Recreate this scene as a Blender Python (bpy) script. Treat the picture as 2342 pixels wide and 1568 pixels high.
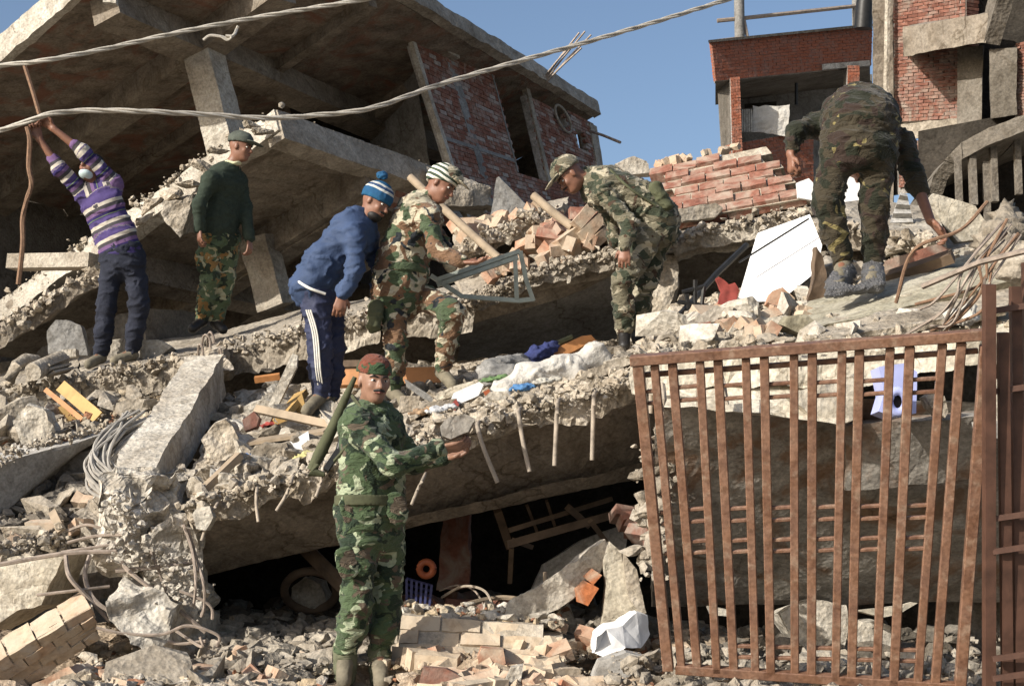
import bpy, bmesh, math, random
import numpy as np
from mathutils import Vector, Matrix, noise as mnoise
for o in list(bpy.data.objects): bpy.data.objects.remove(o)
SC = bpy.context.scene
COL = SC.collection
# ------------------------------------------------------------------ camera
PITCH = math.radians(8.0); FP = 3400.0; VW, VH = 2342.0, 1568.0
cam = bpy.data.cameras.new('camera'); camo = bpy.data.objects.new('camera', cam); COL.objects.link(camo)
cam.sensor_width = 36.0; cam.lens = 36.0*FP/VW; cam.clip_start = .05; cam.clip_end = 3000
camo.location = (0, 0, 0); camo.rotation_euler = (math.pi/2+PITCH, 0, 0)
SC.camera = camo
SC.render.resolution_x = 1024; SC.render.resolution_y = 685
# ------------------------------------------------------------------ light
TOSUN = Vector((-.72, -.56, .42)).normalized()
SUN_EL = math.asin(TOSUN.z); SUN_AZ = math.atan2(TOSUN.x, TOSUN.y)
w = bpy.data.worlds.new("World"); SC.world = w; w.use_nodes = True
nt = w.node_tree; nt.nodes.clear()
sky = nt.nodes.new('ShaderNodeTexSky'); sky.sky_type = 'NISHITA'; sky.sun_disc = False
sky.sun_elevation = SUN_EL; sky.sun_rotation = SUN_AZ; sky.air_density = 1.0; sky.dust_density = 5.0; sky.ozone_density = 1.6; sky.altitude = 800
bgn = nt.nodes.new('ShaderNodeBackground'); bgn.inputs[1].default_value = .125
out = nt.nodes.new('ShaderNodeOutputWorld')
nt.links.new(sky.outputs[0], bgn.inputs[0]); nt.links.new(bgn.outputs[0], out.inputs[0])
sl = bpy.data.lights.new('sun', 'SUN'); sl.energy = 5.0; sl.angle = math.radians(.5); sl.color = (1, .945, .85)
so = bpy.data.objects.new('sun', sl); COL.objects.link(so)
so.rotation_euler = TOSUN.to_track_quat('Z', 'Y').to_euler(); so.location = (-20, -10, 20)
SC.view_settings.view_transform = 'Standard'; SC.view_settings.look = 'None'
SC.view_settings.exposure = 0.38; SC.view_settings.gamma = 1; SC.view_settings.use_curve_mapping = False
# ------------------------------------------------------------------ placing
CF = Vector((0, math.cos(PITCH), math.sin(PITCH))); CU = Vector((0, -math.sin(PITCH), math.cos(PITCH))); CX = Vector((1, 0, 0))
def ray(px, py): return CF + CX*((px-VW/2)/FP) + CU*((VH/2-py)/FP)
def V(px, py, d): return ray(px, py)*d
def plane(a, b, c):
    n = (b-a).cross(c-a).normalized()
    if n.z < 0: n = -n
    return (a.copy(), n)
def hit(px, py, pl):
    r = ray(px, py); return r*(pl[0].dot(pl[1])/r.dot(pl[1]))
R = random.Random(7)
# ------------------------------------------------------------------ noise
def _h(ix, iy, iz, s):
    n = (ix*374761393 + iy*668265263 + iz*2147483647 % 1274126177 + s*974634777) & 0xffffffff
    n = ((n ^ (n >> 13))*1274126177) & 0xffffffff
    n = n ^ (n >> 16)
    return (n & 0xffff)/32767.5-1
def vnoise(P, s=0):
    P = np.asarray(P, dtype=np.float64); I = np.floor(P).astype(np.int64); f = P-I; f = f*f*(3-2*f)
    r = 0
    for dx in (0, 1):
        wx = f[:, 0] if dx else 1-f[:, 0]
        for dy in (0, 1):
            wy = f[:, 1] if dy else 1-f[:, 1]
            for dz in (0, 1):
                wz = f[:, 2] if dz else 1-f[:, 2]
                r = r + wx*wy*wz*_h(I[:, 0]+dx+1000, I[:, 1]+dy+1000, (I[:, 2]+dz+1000)*31, s)
    return r
def fbm(P, s=0, o=3):
    r = 0; a = 1.
    for i in range(o): r = r+a*vnoise(P*(2.03**i)+i*7.7, s+i*13); a *= .55
    return r
def vecn(P, s=0, o=3): return np.stack([fbm(P, s, o), fbm(P+31.3, s+5, o), fbm(P+77.1, s+9, o)], 1)
# ------------------------------------------------------------------ objects
W = {}
def tag(o, label=None, cat=None, group=None, kind=None):
    if label: o['label'] = label
    if cat: o['category'] = cat
    if group: o['group'] = group
    if kind: o['kind'] = kind
    return o
def empty(name, loc, label, cat, group=None):
    o = bpy.data.objects.new(name, None); COL.objects.link(o); o.location = loc; o.empty_display_size = .2
    W[o] = Vector(loc); return tag(o, label, cat, group)
def link(name, me, mat, parent, loc):
    if mat and not me.materials: me.materials.append(mat)
    o = bpy.data.objects.new(name, me); COL.objects.link(o); W[o] = Vector(loc)
    if parent: o.parent = parent; o.location = Vector(loc)-W[parent]
    else: o.location = loc
    return o
def mk(name, verts, faces, mat, parent=None, smooth=False, sharp=None, attr=None):
    A = np.array([tuple(v) for v in verts], dtype=np.float64) if not isinstance(verts, np.ndarray) else verts
    lo = (A.min(0)+A.max(0))/2; lo[2] = A[:, 2].min()
    me = bpy.data.meshes.new(name)
    me.from_pydata((A-lo).tolist(), [], faces if isinstance(faces, list) else faces.tolist())
    if smooth:
        me.polygons.foreach_set('use_smooth', [True]*len(me.polygons))
        if sharp: me.set_sharp_from_angle(angle=math.radians(sharp))
    if attr is not None:
        at = me.attributes.new('along', 'FLOAT', 'POINT'); at.data.foreach_set('value', np.asarray(attr, dtype=np.float32))
    me.update()
    return link(name, me, mat, parent, lo.tolist())
def inst(name, me, M, parent=None):
    o = bpy.data.objects.new(name, me); COL.objects.link(o)
    if parent: o.parent = parent; M = Matrix.Translation(-W[parent]) @ M
    o.matrix_basis = M; W[o] = M.translation.copy(); return o
# ------------------------------------------------------------------ materials
MATS = {}
def newmat(name):
    m = bpy.data.materials.new(name); m.use_nodes = True; t = m.node_tree; t.nodes.clear()
    b = t.nodes.new('ShaderNodeBsdfPrincipled'); o = t.nodes.new('ShaderNodeOutputMaterial'); t.links.new(b.outputs[0], o.inputs[0])
    MATS[name] = m; return m, t, b
def N(t, k, **kw):
    n = t.nodes.new(k)
    for a, v in kw.items(): setattr(n, a, v)
    return n
def ramp(t, fac, stops, const=False):
    r = t.nodes.new('ShaderNodeValToRGB'); e = r.color_ramp
    if const: e.interpolation = 'CONSTANT'
    while len(e.elements) < len(stops): e.elements.new(.5)
    for el, (p, c) in zip(e.elements, stops): el.position = p; el.color = (*c, 1) if len(c) == 3 else c
    t.links.new(fac, r.inputs[0]); return r.outputs[0]
def mixc(t, a, b, f, mode='MIX'):
    m = t.nodes.new('ShaderNodeMix'); m.data_type = 'RGBA'; m.blend_type = mode
    for s, v in ((m.inputs[0], f), (m.inputs[6], a), (m.inputs[7], b)):
        if hasattr(v, 'is_linked'): t.links.new(v, s)
        elif isinstance(v, tuple): s.default_value = (*v, 1)
        else: s.default_value = v
    return m.outputs[2]
def noi(t, scale, detail=5, vec=None, dist=0, rough=.6):
    n = t.nodes.new('ShaderNodeTexNoise'); n.inputs['Scale'].default_value = scale; n.inputs['Detail'].default_value = detail
    n.inputs['Distortion'].default_value = dist; n.inputs['Roughness'].default_value = rough
    if vec is not None: t.links.new(vec, n.inputs['Vector'])
    return n.outputs[0]
def coords(t, world=False):
    if world: return N(t, 'ShaderNodeNewGeometry').outputs['Position']
    return N(t, 'ShaderNodeTexCoord').outputs['Object']
def bump(t, b, hs):
    prev = None
    for h, st, di in hs:
        n = t.nodes.new('ShaderNodeBump'); n.inputs['Strength'].default_value = st; n.inputs['Distance'].default_value = di
        t.links.new(h, n.inputs['Height'])
        if prev: t.links.new(prev, n.inputs['Normal'])
        prev = n.outputs[0]
    t.links.new(prev, b.inputs['Normal'])
def stone(name, c1, c2, c3, sc=2.2, gritty=1., rough=.95, world=True, vary=0., streak=None, crack=0., boards=0., mixb=False):
    m, t, b = newmat(name); P = coords(t, world)
    a = noi(t, sc, 7, P, .4); c = ramp(t, a, [(.3, c1), (.5, c2), (.7, c3)])
    g = noi(t, 42, 6, P, 0, .75); c = mixc(t, c, ramp(t, g, [(.3, (.45, .45, .45)), (.55, (1, 1, 1)), (.75, (1.35, 1.33, 1.3))]), .8, 'MULTIPLY')
    s = noi(t, 7, 5, P, 1.2); c = mixc(t, c, ramp(t, s, [(.35, (.6, .57, .53)), (.55, (1, 1, 1)), (.8, (1.12, 1.1, 1.06))]), .75, 'MULTIPLY')
    if streak: c = mixc(t, c, streak, ramp(t, noi(t, 1.6, 8, P, 2.0), [(.5, (0, 0, 0)), (.62, (.75, .75, .75))]))
    if vary:
        rn = N(t, 'ShaderNodeObjectInfo').outputs['Random']; ri = N(t, 'ShaderNodeNewGeometry').outputs['Random Per Island']
        ad = N(t, 'ShaderNodeMath', operation='ADD'); t.links.new(rn, ad.inputs[0]); t.links.new(ri, ad.inputs[1])
        fr = N(t, 'ShaderNodeMath', operation='FRACT'); t.links.new(ad.outputs[0], fr.inputs[0])
        c = mixc(t, c, ramp(t, fr.outputs[0], [(0, (1-vary,)*3), (.5, (1, .98, .95)), (1, (1+vary*.5,)*3)]), 1., 'MULTIPLY')
    extra = []
    if mixb:
        ri = N(t, 'ShaderNodeNewGeometry').outputs['Random Per Island']
        c = mixc(t, c, ramp(t, ri, [(0, (1.15, 1.12, 1.05)), (.18, (.8, .8, .8)), (.38, (1.1, 1.0, .86)), (.58, (.66, .6, .52)), (.74, (1.3, 1.27, 1.22)), (.82, (.85, .48, .36)), (.93, (1.0, .62, .47)), (.97, (1.45, 1.45, 1.45))], True), 1., 'MULTIPLY')
    if crack:
        nv = N(t, 'ShaderNodeVectorMath', operation='ADD'); nn_ = t.nodes.new('ShaderNodeTexNoise'); nn_.inputs['Scale'].default_value = 2.5; nn_.inputs['Detail'].default_value = 6; t.links.new(P, nn_.inputs['Vector'])
        t.links.new(P, nv.inputs[0]); t.links.new(nn_.outputs['Color'], nv.inputs[1])
        vc = N(t, 'ShaderNodeTexVoronoi', feature='DISTANCE_TO_EDGE'); vc.inputs['Scale'].default_value = crack; t.links.new(nv.outputs[0], vc.inputs['Vector'])
        cr = ramp(t, vc.outputs[0], [(0, (.5, .47, .44)), (.007, (.8, .78, .75)), (.018, (1, 1, 1))]); msk = ramp(t, noi(t, 1.1, 3, P), [(.46, (0, 0, 0)), (.56, (1, 1, 1))])
        c = mixc(t, c, mixc(t, (1, 1, 1), cr, msk), 1., 'MULTIPLY'); extra.append((cr, .4, .01))
    if boards:
        wv = N(t, 'ShaderNodeTexWave', wave_profile='SAW'); wv.inputs['Scale'].default_value = boards; wv.inputs['Distortion'].default_value = .6; wv.inputs['Detail'].default_value = 2
        mp = N(t, 'ShaderNodeMapping'); mp.inputs['Rotation'].default_value = (0, 0, .75); t.links.new(P, mp.inputs['Vector']); t.links.new(mp.outputs[0], wv.inputs['Vector'])
        c = mixc(t, c, ramp(t, wv.outputs[0], [(0, (.62, .58, .54)), (.06, (.95, .95, .95)), (.5, (1.08, 1.06, 1.03)), (1, (.9, .9, .9))]), .7, 'MULTIPLY'); extra.append((wv.outputs[0], .25, .01))
    t.links.new(c, b.inputs['Base Color']); b.inputs['Roughness'].default_value = rough; b.inputs['Specular IOR Level'].default_value = .25
    v = N(t, 'ShaderNodeTexVoronoi'); v.inputs['Scale'].default_value = 34; t.links.new(P, v.inputs['Vector'])
    bump(t, b, [(noi(t, 5, 8, P, .5), .5, .05*gritty), (v.outputs[0], .5*gritty, .012), (noi(t, 70, 4, P), .4*gritty, .008)]+extra)
    return m
def brickmat(name, cols, dust, dustamt):
    m, t, b = newmat(name); P = coords(t, True)
    rn = N(t, 'ShaderNodeObjectInfo').outputs['Random']; ri = N(t, 'ShaderNodeNewGeometry').outputs['Random Per Island']
    ad = N(t, 'ShaderNodeMath', operation='ADD'); t.links.new(rn, ad.inputs[0]); t.links.new(ri, ad.inputs[1])
    fr = N(t, 'ShaderNodeMath', operation='FRACT'); t.links.new(ad.outputs[0], fr.inputs[0])
    c = ramp(t, fr.outputs[0], [(i/max(1, len(cols)-1), q) for i, q in enumerate(cols)])
    c = mixc(t, c, ramp(t, noi(t, 30, 5, P), [(.3, (.6, .58, .56)), (.6, (1.05, 1.05, 1.05))]), .8, 'MULTIPLY')
    c = mixc(t, c, dust, ramp(t, noi(t, 6, 7, P, .8), [(.62-dustamt*.45, (0, 0, 0)), (.82-dustamt*.35, (.92, .92, .92))]))
    t.links.new(c, b.inputs['Base Color']); b.inputs['Roughness'].default_value = .95; b.inputs['Specular IOR Level'].default_value = .2
    bump(t, b, [(noi(t, 14, 6, P), .5, .02), (noi(t, 80, 3, P), .35, .005)])
    return m
def plain(name, c, rough=.6, metal=0, var=.25, sc=9, bs=.2, bd=.004, spec=.4):
    m, t, b = newmat(name); P = coords(t)
    lo = tuple(x*(1-var) for x in c); hi = tuple(min(1, x*(1+var*.6)) for x in c)
    t.links.new(ramp(t, noi(t, sc, 6, P, .3), [(.32, lo), (.52, c), (.72, hi)]), b.inputs['Base Color'])
    b.inputs['Roughness'].default_value = rough; b.inputs['Metallic'].default_value = metal; b.inputs['Specular IOR Level'].default_value = spec
    bump(t, b, [(noi(t, sc*6, 4, P), bs, bd)])
    return m
def camo(name, base, cols, scale=9, seed=0.):
    """base + list of (colour, threshold) blobs, each from its own noise."""
    m, t, b = newmat(name); P = coords(t)
    c = base
    for i, (q, th) in enumerate(cols):
        mp = N(t, 'ShaderNodeMapping'); mp.inputs['Location'].default_value = (seed+i*17.3, i*9.1, i*5.7); mp.inputs['Scale'].default_value = (1.0, 1.0, 1.25)
        t.links.new(P, mp.inputs['Vector'])
        f = ramp(t, noi(t, scale, 2.5, mp.outputs[0], .8, .5), [(th, (0, 0, 0)), (th+.012, (1, 1, 1))])
        c = mixc(t, c, q, f)
    c = mixc(t, c, ramp(t, noi(t, 25, 4, P), [(.3, (.75,)*3), (.7, (1.12,)*3)]), .6, 'MULTIPLY')
    t.links.new(c, b.inputs['Base Color']); b.inputs['Roughness'].default_value = .85; b.inputs['Specular IOR Level'].default_value = .2
    b.inputs['Sheen Weight'].default_value = .1
    mq = N(t, 'ShaderNodeMapping'); mq.inputs['Scale'].default_value = (1, 1, 2.3); t.links.new(P, mq.inputs['Vector'])
    bump(t, b, [(noi(t, 9, 3, mq.outputs[0], 2.2), .75, .035), (noi(t, 160, 2, P), .3, .002)])
    return m
def banded(name, stops, period, rough=.9, const=True, bumpy=True):
    m, t, b = newmat(name); a = N(t, 'ShaderNodeAttribute', attribute_name='along')
    P = coords(t)
    nn = N(t, 'ShaderNodeMath', operation='MULTIPLY_ADD'); t.links.new(noi(t, 6, 2, P), nn.inputs[0]); nn.inputs[1].default_value = .02; t.links.new(a.outputs['Fac'], nn.inputs[2])
    d = N(t, 'ShaderNodeMath', operation='DIVIDE'); t.links.new(nn.outputs[0], d.inputs[0]); d.inputs[1].default_value = period
    f = N(t, 'ShaderNodeMath', operation='FRACT'); t.links.new(d.outputs[0], f.inputs[0])
    c = ramp(t, f.outputs[0], stops, const)
    c = mixc(t, c, ramp(t, noi(t, 30, 4, P), [(.3, (.8,)*3), (.7, (1.1,)*3)]), .6, 'MULTIPLY')
    t.links.new(c, b.inputs['Base Color']); b.inputs['Roughness'].default_value = rough; b.inputs['Specular IOR Level'].default_value = .125
    bump(t, b, [(noi(t, 12, 3, P, 1), .4, .015), (noi(t, 120, 2, P), .4, .003)])
    return m
CONC = stone('concrete_weathered', (.22, .19, .15), (.34, .30, .245), (.45, .41, .345))
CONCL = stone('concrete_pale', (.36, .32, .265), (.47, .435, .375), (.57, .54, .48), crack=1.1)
CONCD = stone('concrete_dark', (.10, .088, .07), (.16, .14, .115), (.22, .20, .17), sc=1.6)  # darkened concrete: shade of pits, undersides and stair put into the colour
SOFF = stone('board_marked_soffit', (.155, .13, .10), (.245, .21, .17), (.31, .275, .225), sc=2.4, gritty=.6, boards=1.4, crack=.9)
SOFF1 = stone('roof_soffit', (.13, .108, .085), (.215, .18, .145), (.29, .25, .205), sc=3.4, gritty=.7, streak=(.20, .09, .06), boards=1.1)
VOID = stone('dark_interior_plaster', (.022, .018, .015), (.035, .03, .024), (.055, .047, .038))  # near-black base colour standing in for the unlit depth of openings
PLAST = stone('grey_plaster', (.17, .165, .155), (.24, .235, .225), (.30, .295, .285), sc=1.3, gritty=.4, crack=.8)
SMOOTH = stone('smooth_grey_concrete', (.27, .26, .24), (.36, .345, .32), (.42, .41, .39), sc=1.1, gritty=.35, crack=.7)
AGG = stone('broken_aggregate', (.26, .22, .17), (.42, .37, .30), (.56, .51, .44), sc=6, gritty=1.6, vary=.18)
DUST = stone('rubble_dust', (.20, .17, .135), (.33, .29, .235), (.44, .40, .34), sc=3.5, gritty=1.5)
RUBM = stone('mixed_rubble_crumbs', (.24, .20, .155), (.37, .32, .25), (.48, .43, .35), sc=5, gritty=1.4, mixb=True)
TAN = stone('tan_dusty_masonry', (.30, .225, .16), (.42, .33, .24), (.50, .42, .33), sc=4, gritty=1.4)
YCONC = stone('yellowed_concrete', (.38, .34, .265), (.50, .455, .37), (.59, .55, .47), sc=1.8, gritty=.7, crack=1.4)
GREENC = stone('mossy_concrete', (.24, .22, .16), (.35, .325, .25), (.44, .41, .34), sc=2.0, gritty=.7)
WALLC = stone('stained_slab_concrete', (.22, .20, .175), (.31, .29, .26), (.39, .37, .34), sc=2.0, gritty=.5, streak=(.17, .09, .045), crack=.8)
BRED = brickmat('red_brick', [(.15, .065, .047), (.20, .09, .065), (.23, .11, .08), (.17, .085, .07)], (.25, .21, .175), .38)
BREDL = brickmat('red_brick_mortar_smeared', [(.17, .075, .050), (.21, .095, .065), (.24, .115, .08), (.34, .30, .27), (.20, .085, .06), (.22, .10, .07), (.19, .08, .055)], (.33, .28, .24), .30)
BLIT = brickmat('dusty_red_brick', [(.20, .085, .06), (.26, .12, .085), (.23, .10, .07)], (.34, .27, .215), .45)
BDUST = brickmat('dust_covered_brick', [(.36, .18, .10), (.42, .30, .21), (.34, .14, .08), (.40, .32, .24)], (.43, .36, .275), .60)
BORG = brickmat('painted_red_brickwork', [(.25, .085, .05), (.29, .105, .062), (.27, .095, .055)], (.23, .13, .10), .38)
BTAN = brickmat('tan_caked_brick', [(.42, .32, .22), (.46, .37, .265), (.40, .27, .175), (.44, .34, .24)], (.46, .39, .30), .62)
BORA = brickmat('raw_orange_brick', [(.42, .15, .06), (.38, .13, .055)], (.44, .34, .25), .25)
MORT = stone('mortar', (.26, .24, .22), (.36, .335, .31), (.44, .42, .39), sc=8)
MORTD = stone('mortar_tan', (.30, .26, .21), (.40, .35, .28), (.48, .43, .36), sc=8)
GATE2 = plain('rusted_post_paint', (.085, .042, .028), .55, .1, .4, 10, .35, .003, .4)
REBAR = plain('rebar_steel', (.28, .23, .19), .65, .3, .4, 20, .4, .003)
REBARL = plain('pale_dusty_rod', (.31, .26, .205), .75, .0, .3, 20, .4, .003)
WIRE = plain('weathered_cable', (.40, .37, .32), .6, .1, .35, 25, .3, .002)
WIREG = plain('grey_plastic_cable', (.30, .28, .25), .55, 0, .35, 15, .3, .002)
ROPE = plain('brown_rope', (.20, .12, .075), .9, 0, .3, 30, .6, .004)
WOODO = plain('orange_varnished_wood', (.38, .17, .06), .55, 0, .35, 6, .3, .003)
WOODY = plain('yellow_board', (.42, .27, .10), .7, 0, .3, 6, .3, .003)
WOODP = plain('pale_raw_wood', (.30, .235, .165), .8, 0, .3, 8, .4, .003)
WOODD = plain('dark_weathered_timber', (.13, .09, .06), .85, 0, .4, 8, .4, .004)
WHITE = plain('white_foam_sheet', (.74, .74, .74), .8, 0, .12, 5, .4, .006)
CLOTHW = plain('white_cloth', (.50, .475, .43), .9, 0, .2, 8, .6, .015)
STEELP = plain('greygreen_steel_frame', (.30, .33, .29), .5, .2, .25, 10, .2, .002)
BLUEP = plain('lavender_plastic', (.38, .42, .70), .35, 0, .12, 5, .1, .002, .5)
BLUED = plain('blue_plastic', (.04, .045, .12), .5, 0, .2, 6)
ORNG = plain('orange_plastic', (.30, .08, .03), .5, 0, .3, 6)
REDF = plain('red_cloth', (.27, .055, .045), .8, 0, .35, 18)
NAVYC = plain('navy_cloth', (.03, .04, .13), .9, 0, .4, 12, .5, .01)
SKIN = plain('skin', (.235, .130, .087), .5, 0, .18, 18, .25, .002, .4)
SKIND = plain('skin_deep', (.20, .095, .06), .5, 0, .18, 18, .25, .002, .4)
HAIR = plain('black_hair', (.012, .010, .009), .6, 0, .3, 60, .5, .002)
def painted(name, paint, rust, dust):
    m, t, b = newmat(name); P = coords(t, True)
    c = mixc(t, paint, rust, ramp(t, noi(t, 9, 8, P, .6), [(.45, (0, 0, 0)), (.62, (.8, .8, .8))]))
    c = mixc(t, c, dust, ramp(t, noi(t, 16, 8, P, .3), [(.54, (0, 0, 0)), (.74, (.7, .7, .7))]))
    c = mixc(t, c, ramp(t, noi(t, 55, 4, P), [(.35, (.6, .55, .5)), (.6, (1.1, 1.1, 1.1))]), .8, 'MULTIPLY')
    t.links.new(c, b.inputs['Base Color']); t.links.new(ramp(t, noi(t, 12, 4, P), [(.4, (.35,)*3), (.6, (.8,)*3)]), b.inputs['Roughness'])
    bump(t, b, [(noi(t, 18, 6, P), .5, .006), (noi(t, 90, 3, P), .4, .003)]); return m
GATE = painted('rusty_brown_gate_paint', (.185, .10, .062), (.125, .062, .038), (.30, .225, .165))  # rust and dust; patch contrast also imitates lit and shaded bars
EYEW = plain('eye_white', (.6, .57, .53), .3, 0, .05)
EYED = plain('eye_dark', (.01, .008, .006), .2, 0, .05)
LIP = plain('lip', (.22, .08, .06), .45, 0, .1)
NAVY = plain('navy_trousers', (.022, .025, .038), .9, 0, .3, 10, .5, .01, .2)
BLUEJ = plain('blue_jacket', (.036, .060, .125), .75, 0, .25, 6, .5, .012, .3)
TRACK = plain('navy_tracksuit', (.03, .036, .075), .7, 0, .25, 8, .5, .01, .3)
GREENS = plain('dark_green_wool', (.036, .047, .036), .95, 0, .25, 40, .6, .004, .1)
BOOT = plain('black_boot', (.018, .016, .014), .5, 0, .3, 20, .3, .004)
BOOTB = plain('dusty_canvas_boot', (.16, .14, .10), .9, 0, .35, 20, .3, .004)
OLIVE = plain('olive_canvas', (.07, .075, .04), .9, 0, .3, 20, .3, .004)
GUN = plain('gunmetal', (.03, .03, .03), .45, .5, .3, 20, .2, .002)
CHECK = plain('pale_checked_shirt', (.5, .5, .33), .9, 0, .3, 40)
MASK = plain('pale_blue_face_mask', (.45, .55, .56), .85, 0, .1, 20, .3, .004)
WSTR = plain('white_stripe', (.72, .70, .64), .8, 0, .1)
SILV = plain('crumpled_grey_plastic', (.12, .12, .125), .35, .1, .35, 14, .9, .03, .6)
CAMG = camo('green_woodland_camouflage', (.062, .092, .045), [((.018, .032, .018), .54), ((.10, .078, .055), .59), ((.29, .33, .22), .59)], 9.5, 3.)
CAMB = camo('brown_woodland_camouflage', (.155, .09, .052), [((.42, .38, .28), .52), ((.06, .085, .045), .53), ((.02, .025, .03), .62)], 7, 11.)
CAMD = camo('olive_dpm_camouflage', (.15, .135, .092), [((.04, .048, .03), .52), ((.38, .34, .25), .57), ((.065, .04, .025), .62)], 9, 21.)
CAMR = camo('dark_brown_camouflage', (.042, .034, .021), [((.016, .018, .010), .50), ((.20, .165, .07), .65), ((.032, .02, .015), .58)], 7, 37.)
CAMT = camo('green_orange_camouflage', (.085, .115, .06), [((.025, .035, .02), .53), ((.24, .14, .05), .59), ((.34, .32, .20), .60)], 9, 47.)
CAMH = camo('headscarf_camouflage', (.15, .045, .025), [((.035, .065, .03), .50), ((.20, .20, .12), .68)], 9, 61.)
SWEAT = banded('striped_sweater_knit', [(0, (.075, .055, .16)), (.22, (.46, .42, .36)), (.40, (.06, .055, .062)), (.58, (.15, .09, .19)), (.76, (.035, .026, .10)), (.9, (.12, .17, .08)), (.94, (.045, .035, .11))], .155)
BEAN = banded('blue_bobble_hat_knit', [(0, (.02, .075, .16)), (.13, (.02, .075, .16)), (.2, (.45, .45, .42)), (.28, (.03, .06, .13)), (.36, (.42, .42, .40)), (.43, (.02, .085, .17))], .2)
WOOLS = banded('striped_wool_hat', [(0, (.62, .60, .52)), (.5, (.05, .07, .05))], .034)
# ------------------------------------------------------------------ shapes
def hexa(name, c, mat, parent=None, n=(2, 2, 2), rough=None, seed=0, freq=3.5, smooth=False, chip=0.):
    """c = 8 corners, index u+2v+4w (w=0 bottom). rough = amplitude per face u0 u1 v0 v1 w0 w1."""
    nu, nv, nw = n; idx = {}; P = []; wt = []; fl = []
    rough = rough or {}
    C = np.array([tuple(q) for q in c], dtype=float)
    def vid(i, j, k):
        if (i, j, k) not in idx:
            idx[(i, j, k)] = len(P); u, v, w_ = i/nu, j/nv, k/nw
            q = 0
            for a in (0, 1):
                for b in (0, 1):
                    for d in (0, 1):
                        q = q + C[a+2*b+4*d]*((u if a else 1-u)*(v if b else 1-v)*(w_ if d else 1-w_))
            P.append(q); r = rough.get('all', 0)
            for on, kx in ((i == 0, 'u0'), (i == nu, 'u1'), (j == 0, 'v0'), (j == nv, 'v1'), (k == 0, 'w0'), (k == nw, 'w1')):
                if on: r = max(r, rough.get(kx, 0))
            wt.append(r)
        return idx[(i, j, k)]
    F = []
    for i in range(nu):
        for j in range(nv):
            F.append([vid(i, j, nw), vid(i+1, j, nw), vid(i+1, j+1, nw), vid(i, j+1, nw)])
            F.append([vid(i, j, 0), vid(i, j+1, 0), vid(i+1, j+1, 0), vid(i+1, j, 0)])
    for i in range(nu):
        for k in range(nw):
            F.append([vid(i, 0, k), vid(i+1, 0, k), vid(i+1, 0, k+1), vid(i, 0, k+1)])
            F.append([vid(i, nv, k), vid(i, nv, k+1), vid(i+1, nv, k+1), vid(i+1, nv, k)])
    for j in range(nv):
        for k in range(nw):
            F.append([vid(0, j, k), vid(0, j, k+1), vid(0, j+1, k+1), vid(0, j+1, k)])
            F.append([vid(nu, j, k), vid(nu, j+1, k), vid(nu, j+1, k+1), vid(nu, j, k+1)])
    P = np.array(P); wt = np.array(wt)[:, None]
    P = P + wt*(vecn(P*freq, seed, 2)*.8+vecn(P*freq*5, seed+3, 2)*.35)
    return mk(name, P, F, mat, parent, smooth, 40)
def slab(name, tl, tr, br, bl, th, mat, parent=None, **kw):
    """tl,tr = front edge (u), bl,br = back edge; th = vector towards the underside."""
    c = [tl+th, tr+th, bl+th, br+th, tl, tr, bl, br]
    return hexa(name, c, mat, parent, **kw)
def beam(name, A, B, w, h, side, mat, parent=None, **kw):
    ax = (B-A).normalized(); s = (side-ax*side.dot(ax)).normalized(); u = s.cross(ax).normalized()
    s = s*w/2; u = u*h/2
    c = [A-s-u, B-s-u, A+s-u, B+s-u, A-s+u, B-s+u, A+s+u, B+s+u]
    return hexa(name, c, mat, parent, **kw)
def smoothpts(pts, k=6):
    if k <= 1 or len(pts) < 3: return pts
    o = []
    q = [pts[0]*2-pts[1]]+list(pts)+[pts[-1]*2-pts[-2]]
    for i in range(1, len(q)-2):
        for s in range(k):
            t = s/k; a, b, c, d = q[i-1:i+3]
            o.append(.5*((2*b)+(c-a)*t+(2*a-5*b+4*c-d)*t*t+(3*b-a-3*c+d)*t**3))
    o.append(pts[-1]); return o
def tubegeo(pts, r, sides=6):
    vs = []; fs = []; up = Vector((.31, .2, .93)); n = len(pts)
    for i, p in enumerate(pts):
        d = (pts[min(i+1, n-1)]-pts[max(i-1, 0)]).normalized()
        a = d.cross(up)
        if a.length < .05: a = d.cross(Vector((1, 0, 0)))
        a.normalize(); b = d.cross(a)
        rr = r[i] if isinstance(r, (list, tuple)) else r
        for k in range(sides):
            t = 2*math.pi*k/sides; vs.append(p+a*(rr*math.cos(t))+b*(rr*math.sin(t)))
    for i in range(n-1):
        for k in range(sides):
            k2 = (k+1) % sides; fs.append([i*sides+k, i*sides+k2, (i+1)*sides+k2, (i+1)*sides+k])
    fs.append(list(range(sides))[::-1]); fs.append([(n-1)*sides+k for k in range(sides)])
    return vs, fs
def join(geos):
    vs = []; fs = []
    for v, f in geos:
        o = len(vs); vs += list(v); fs += [[x+o for x in q] for q in f]
    return vs, fs
def tube(name, pts, r, mat, parent=None, k=1, sides=6, smooth=True):
    v, f = tubegeo(smoothpts([Vector(p) for p in pts], k), r, sides); return mk(name, v, f, mat, parent, smooth, 50)
def boxgeo(c, ax, ay, az):
    vs = [c+ax*i+ay*j+az*k for k in (-1, 1) for j in (-1, 1) for i in (-1, 1)]
    return vs, [[0, 2, 3, 1], [4, 5, 7, 6], [0, 1, 5, 4], [2, 6, 7, 3], [0, 4, 6, 2], [1, 3, 7, 5]]
def bargeo(A, B, w, h, side):
    ax = (B-A); l = ax.length; d = ax/l; s = (side-d*side.dot(d)).normalized(); u = s.cross(d)
    return boxgeo((A+B)/2, ax/2, s*w/2, u*h/2)
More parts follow.
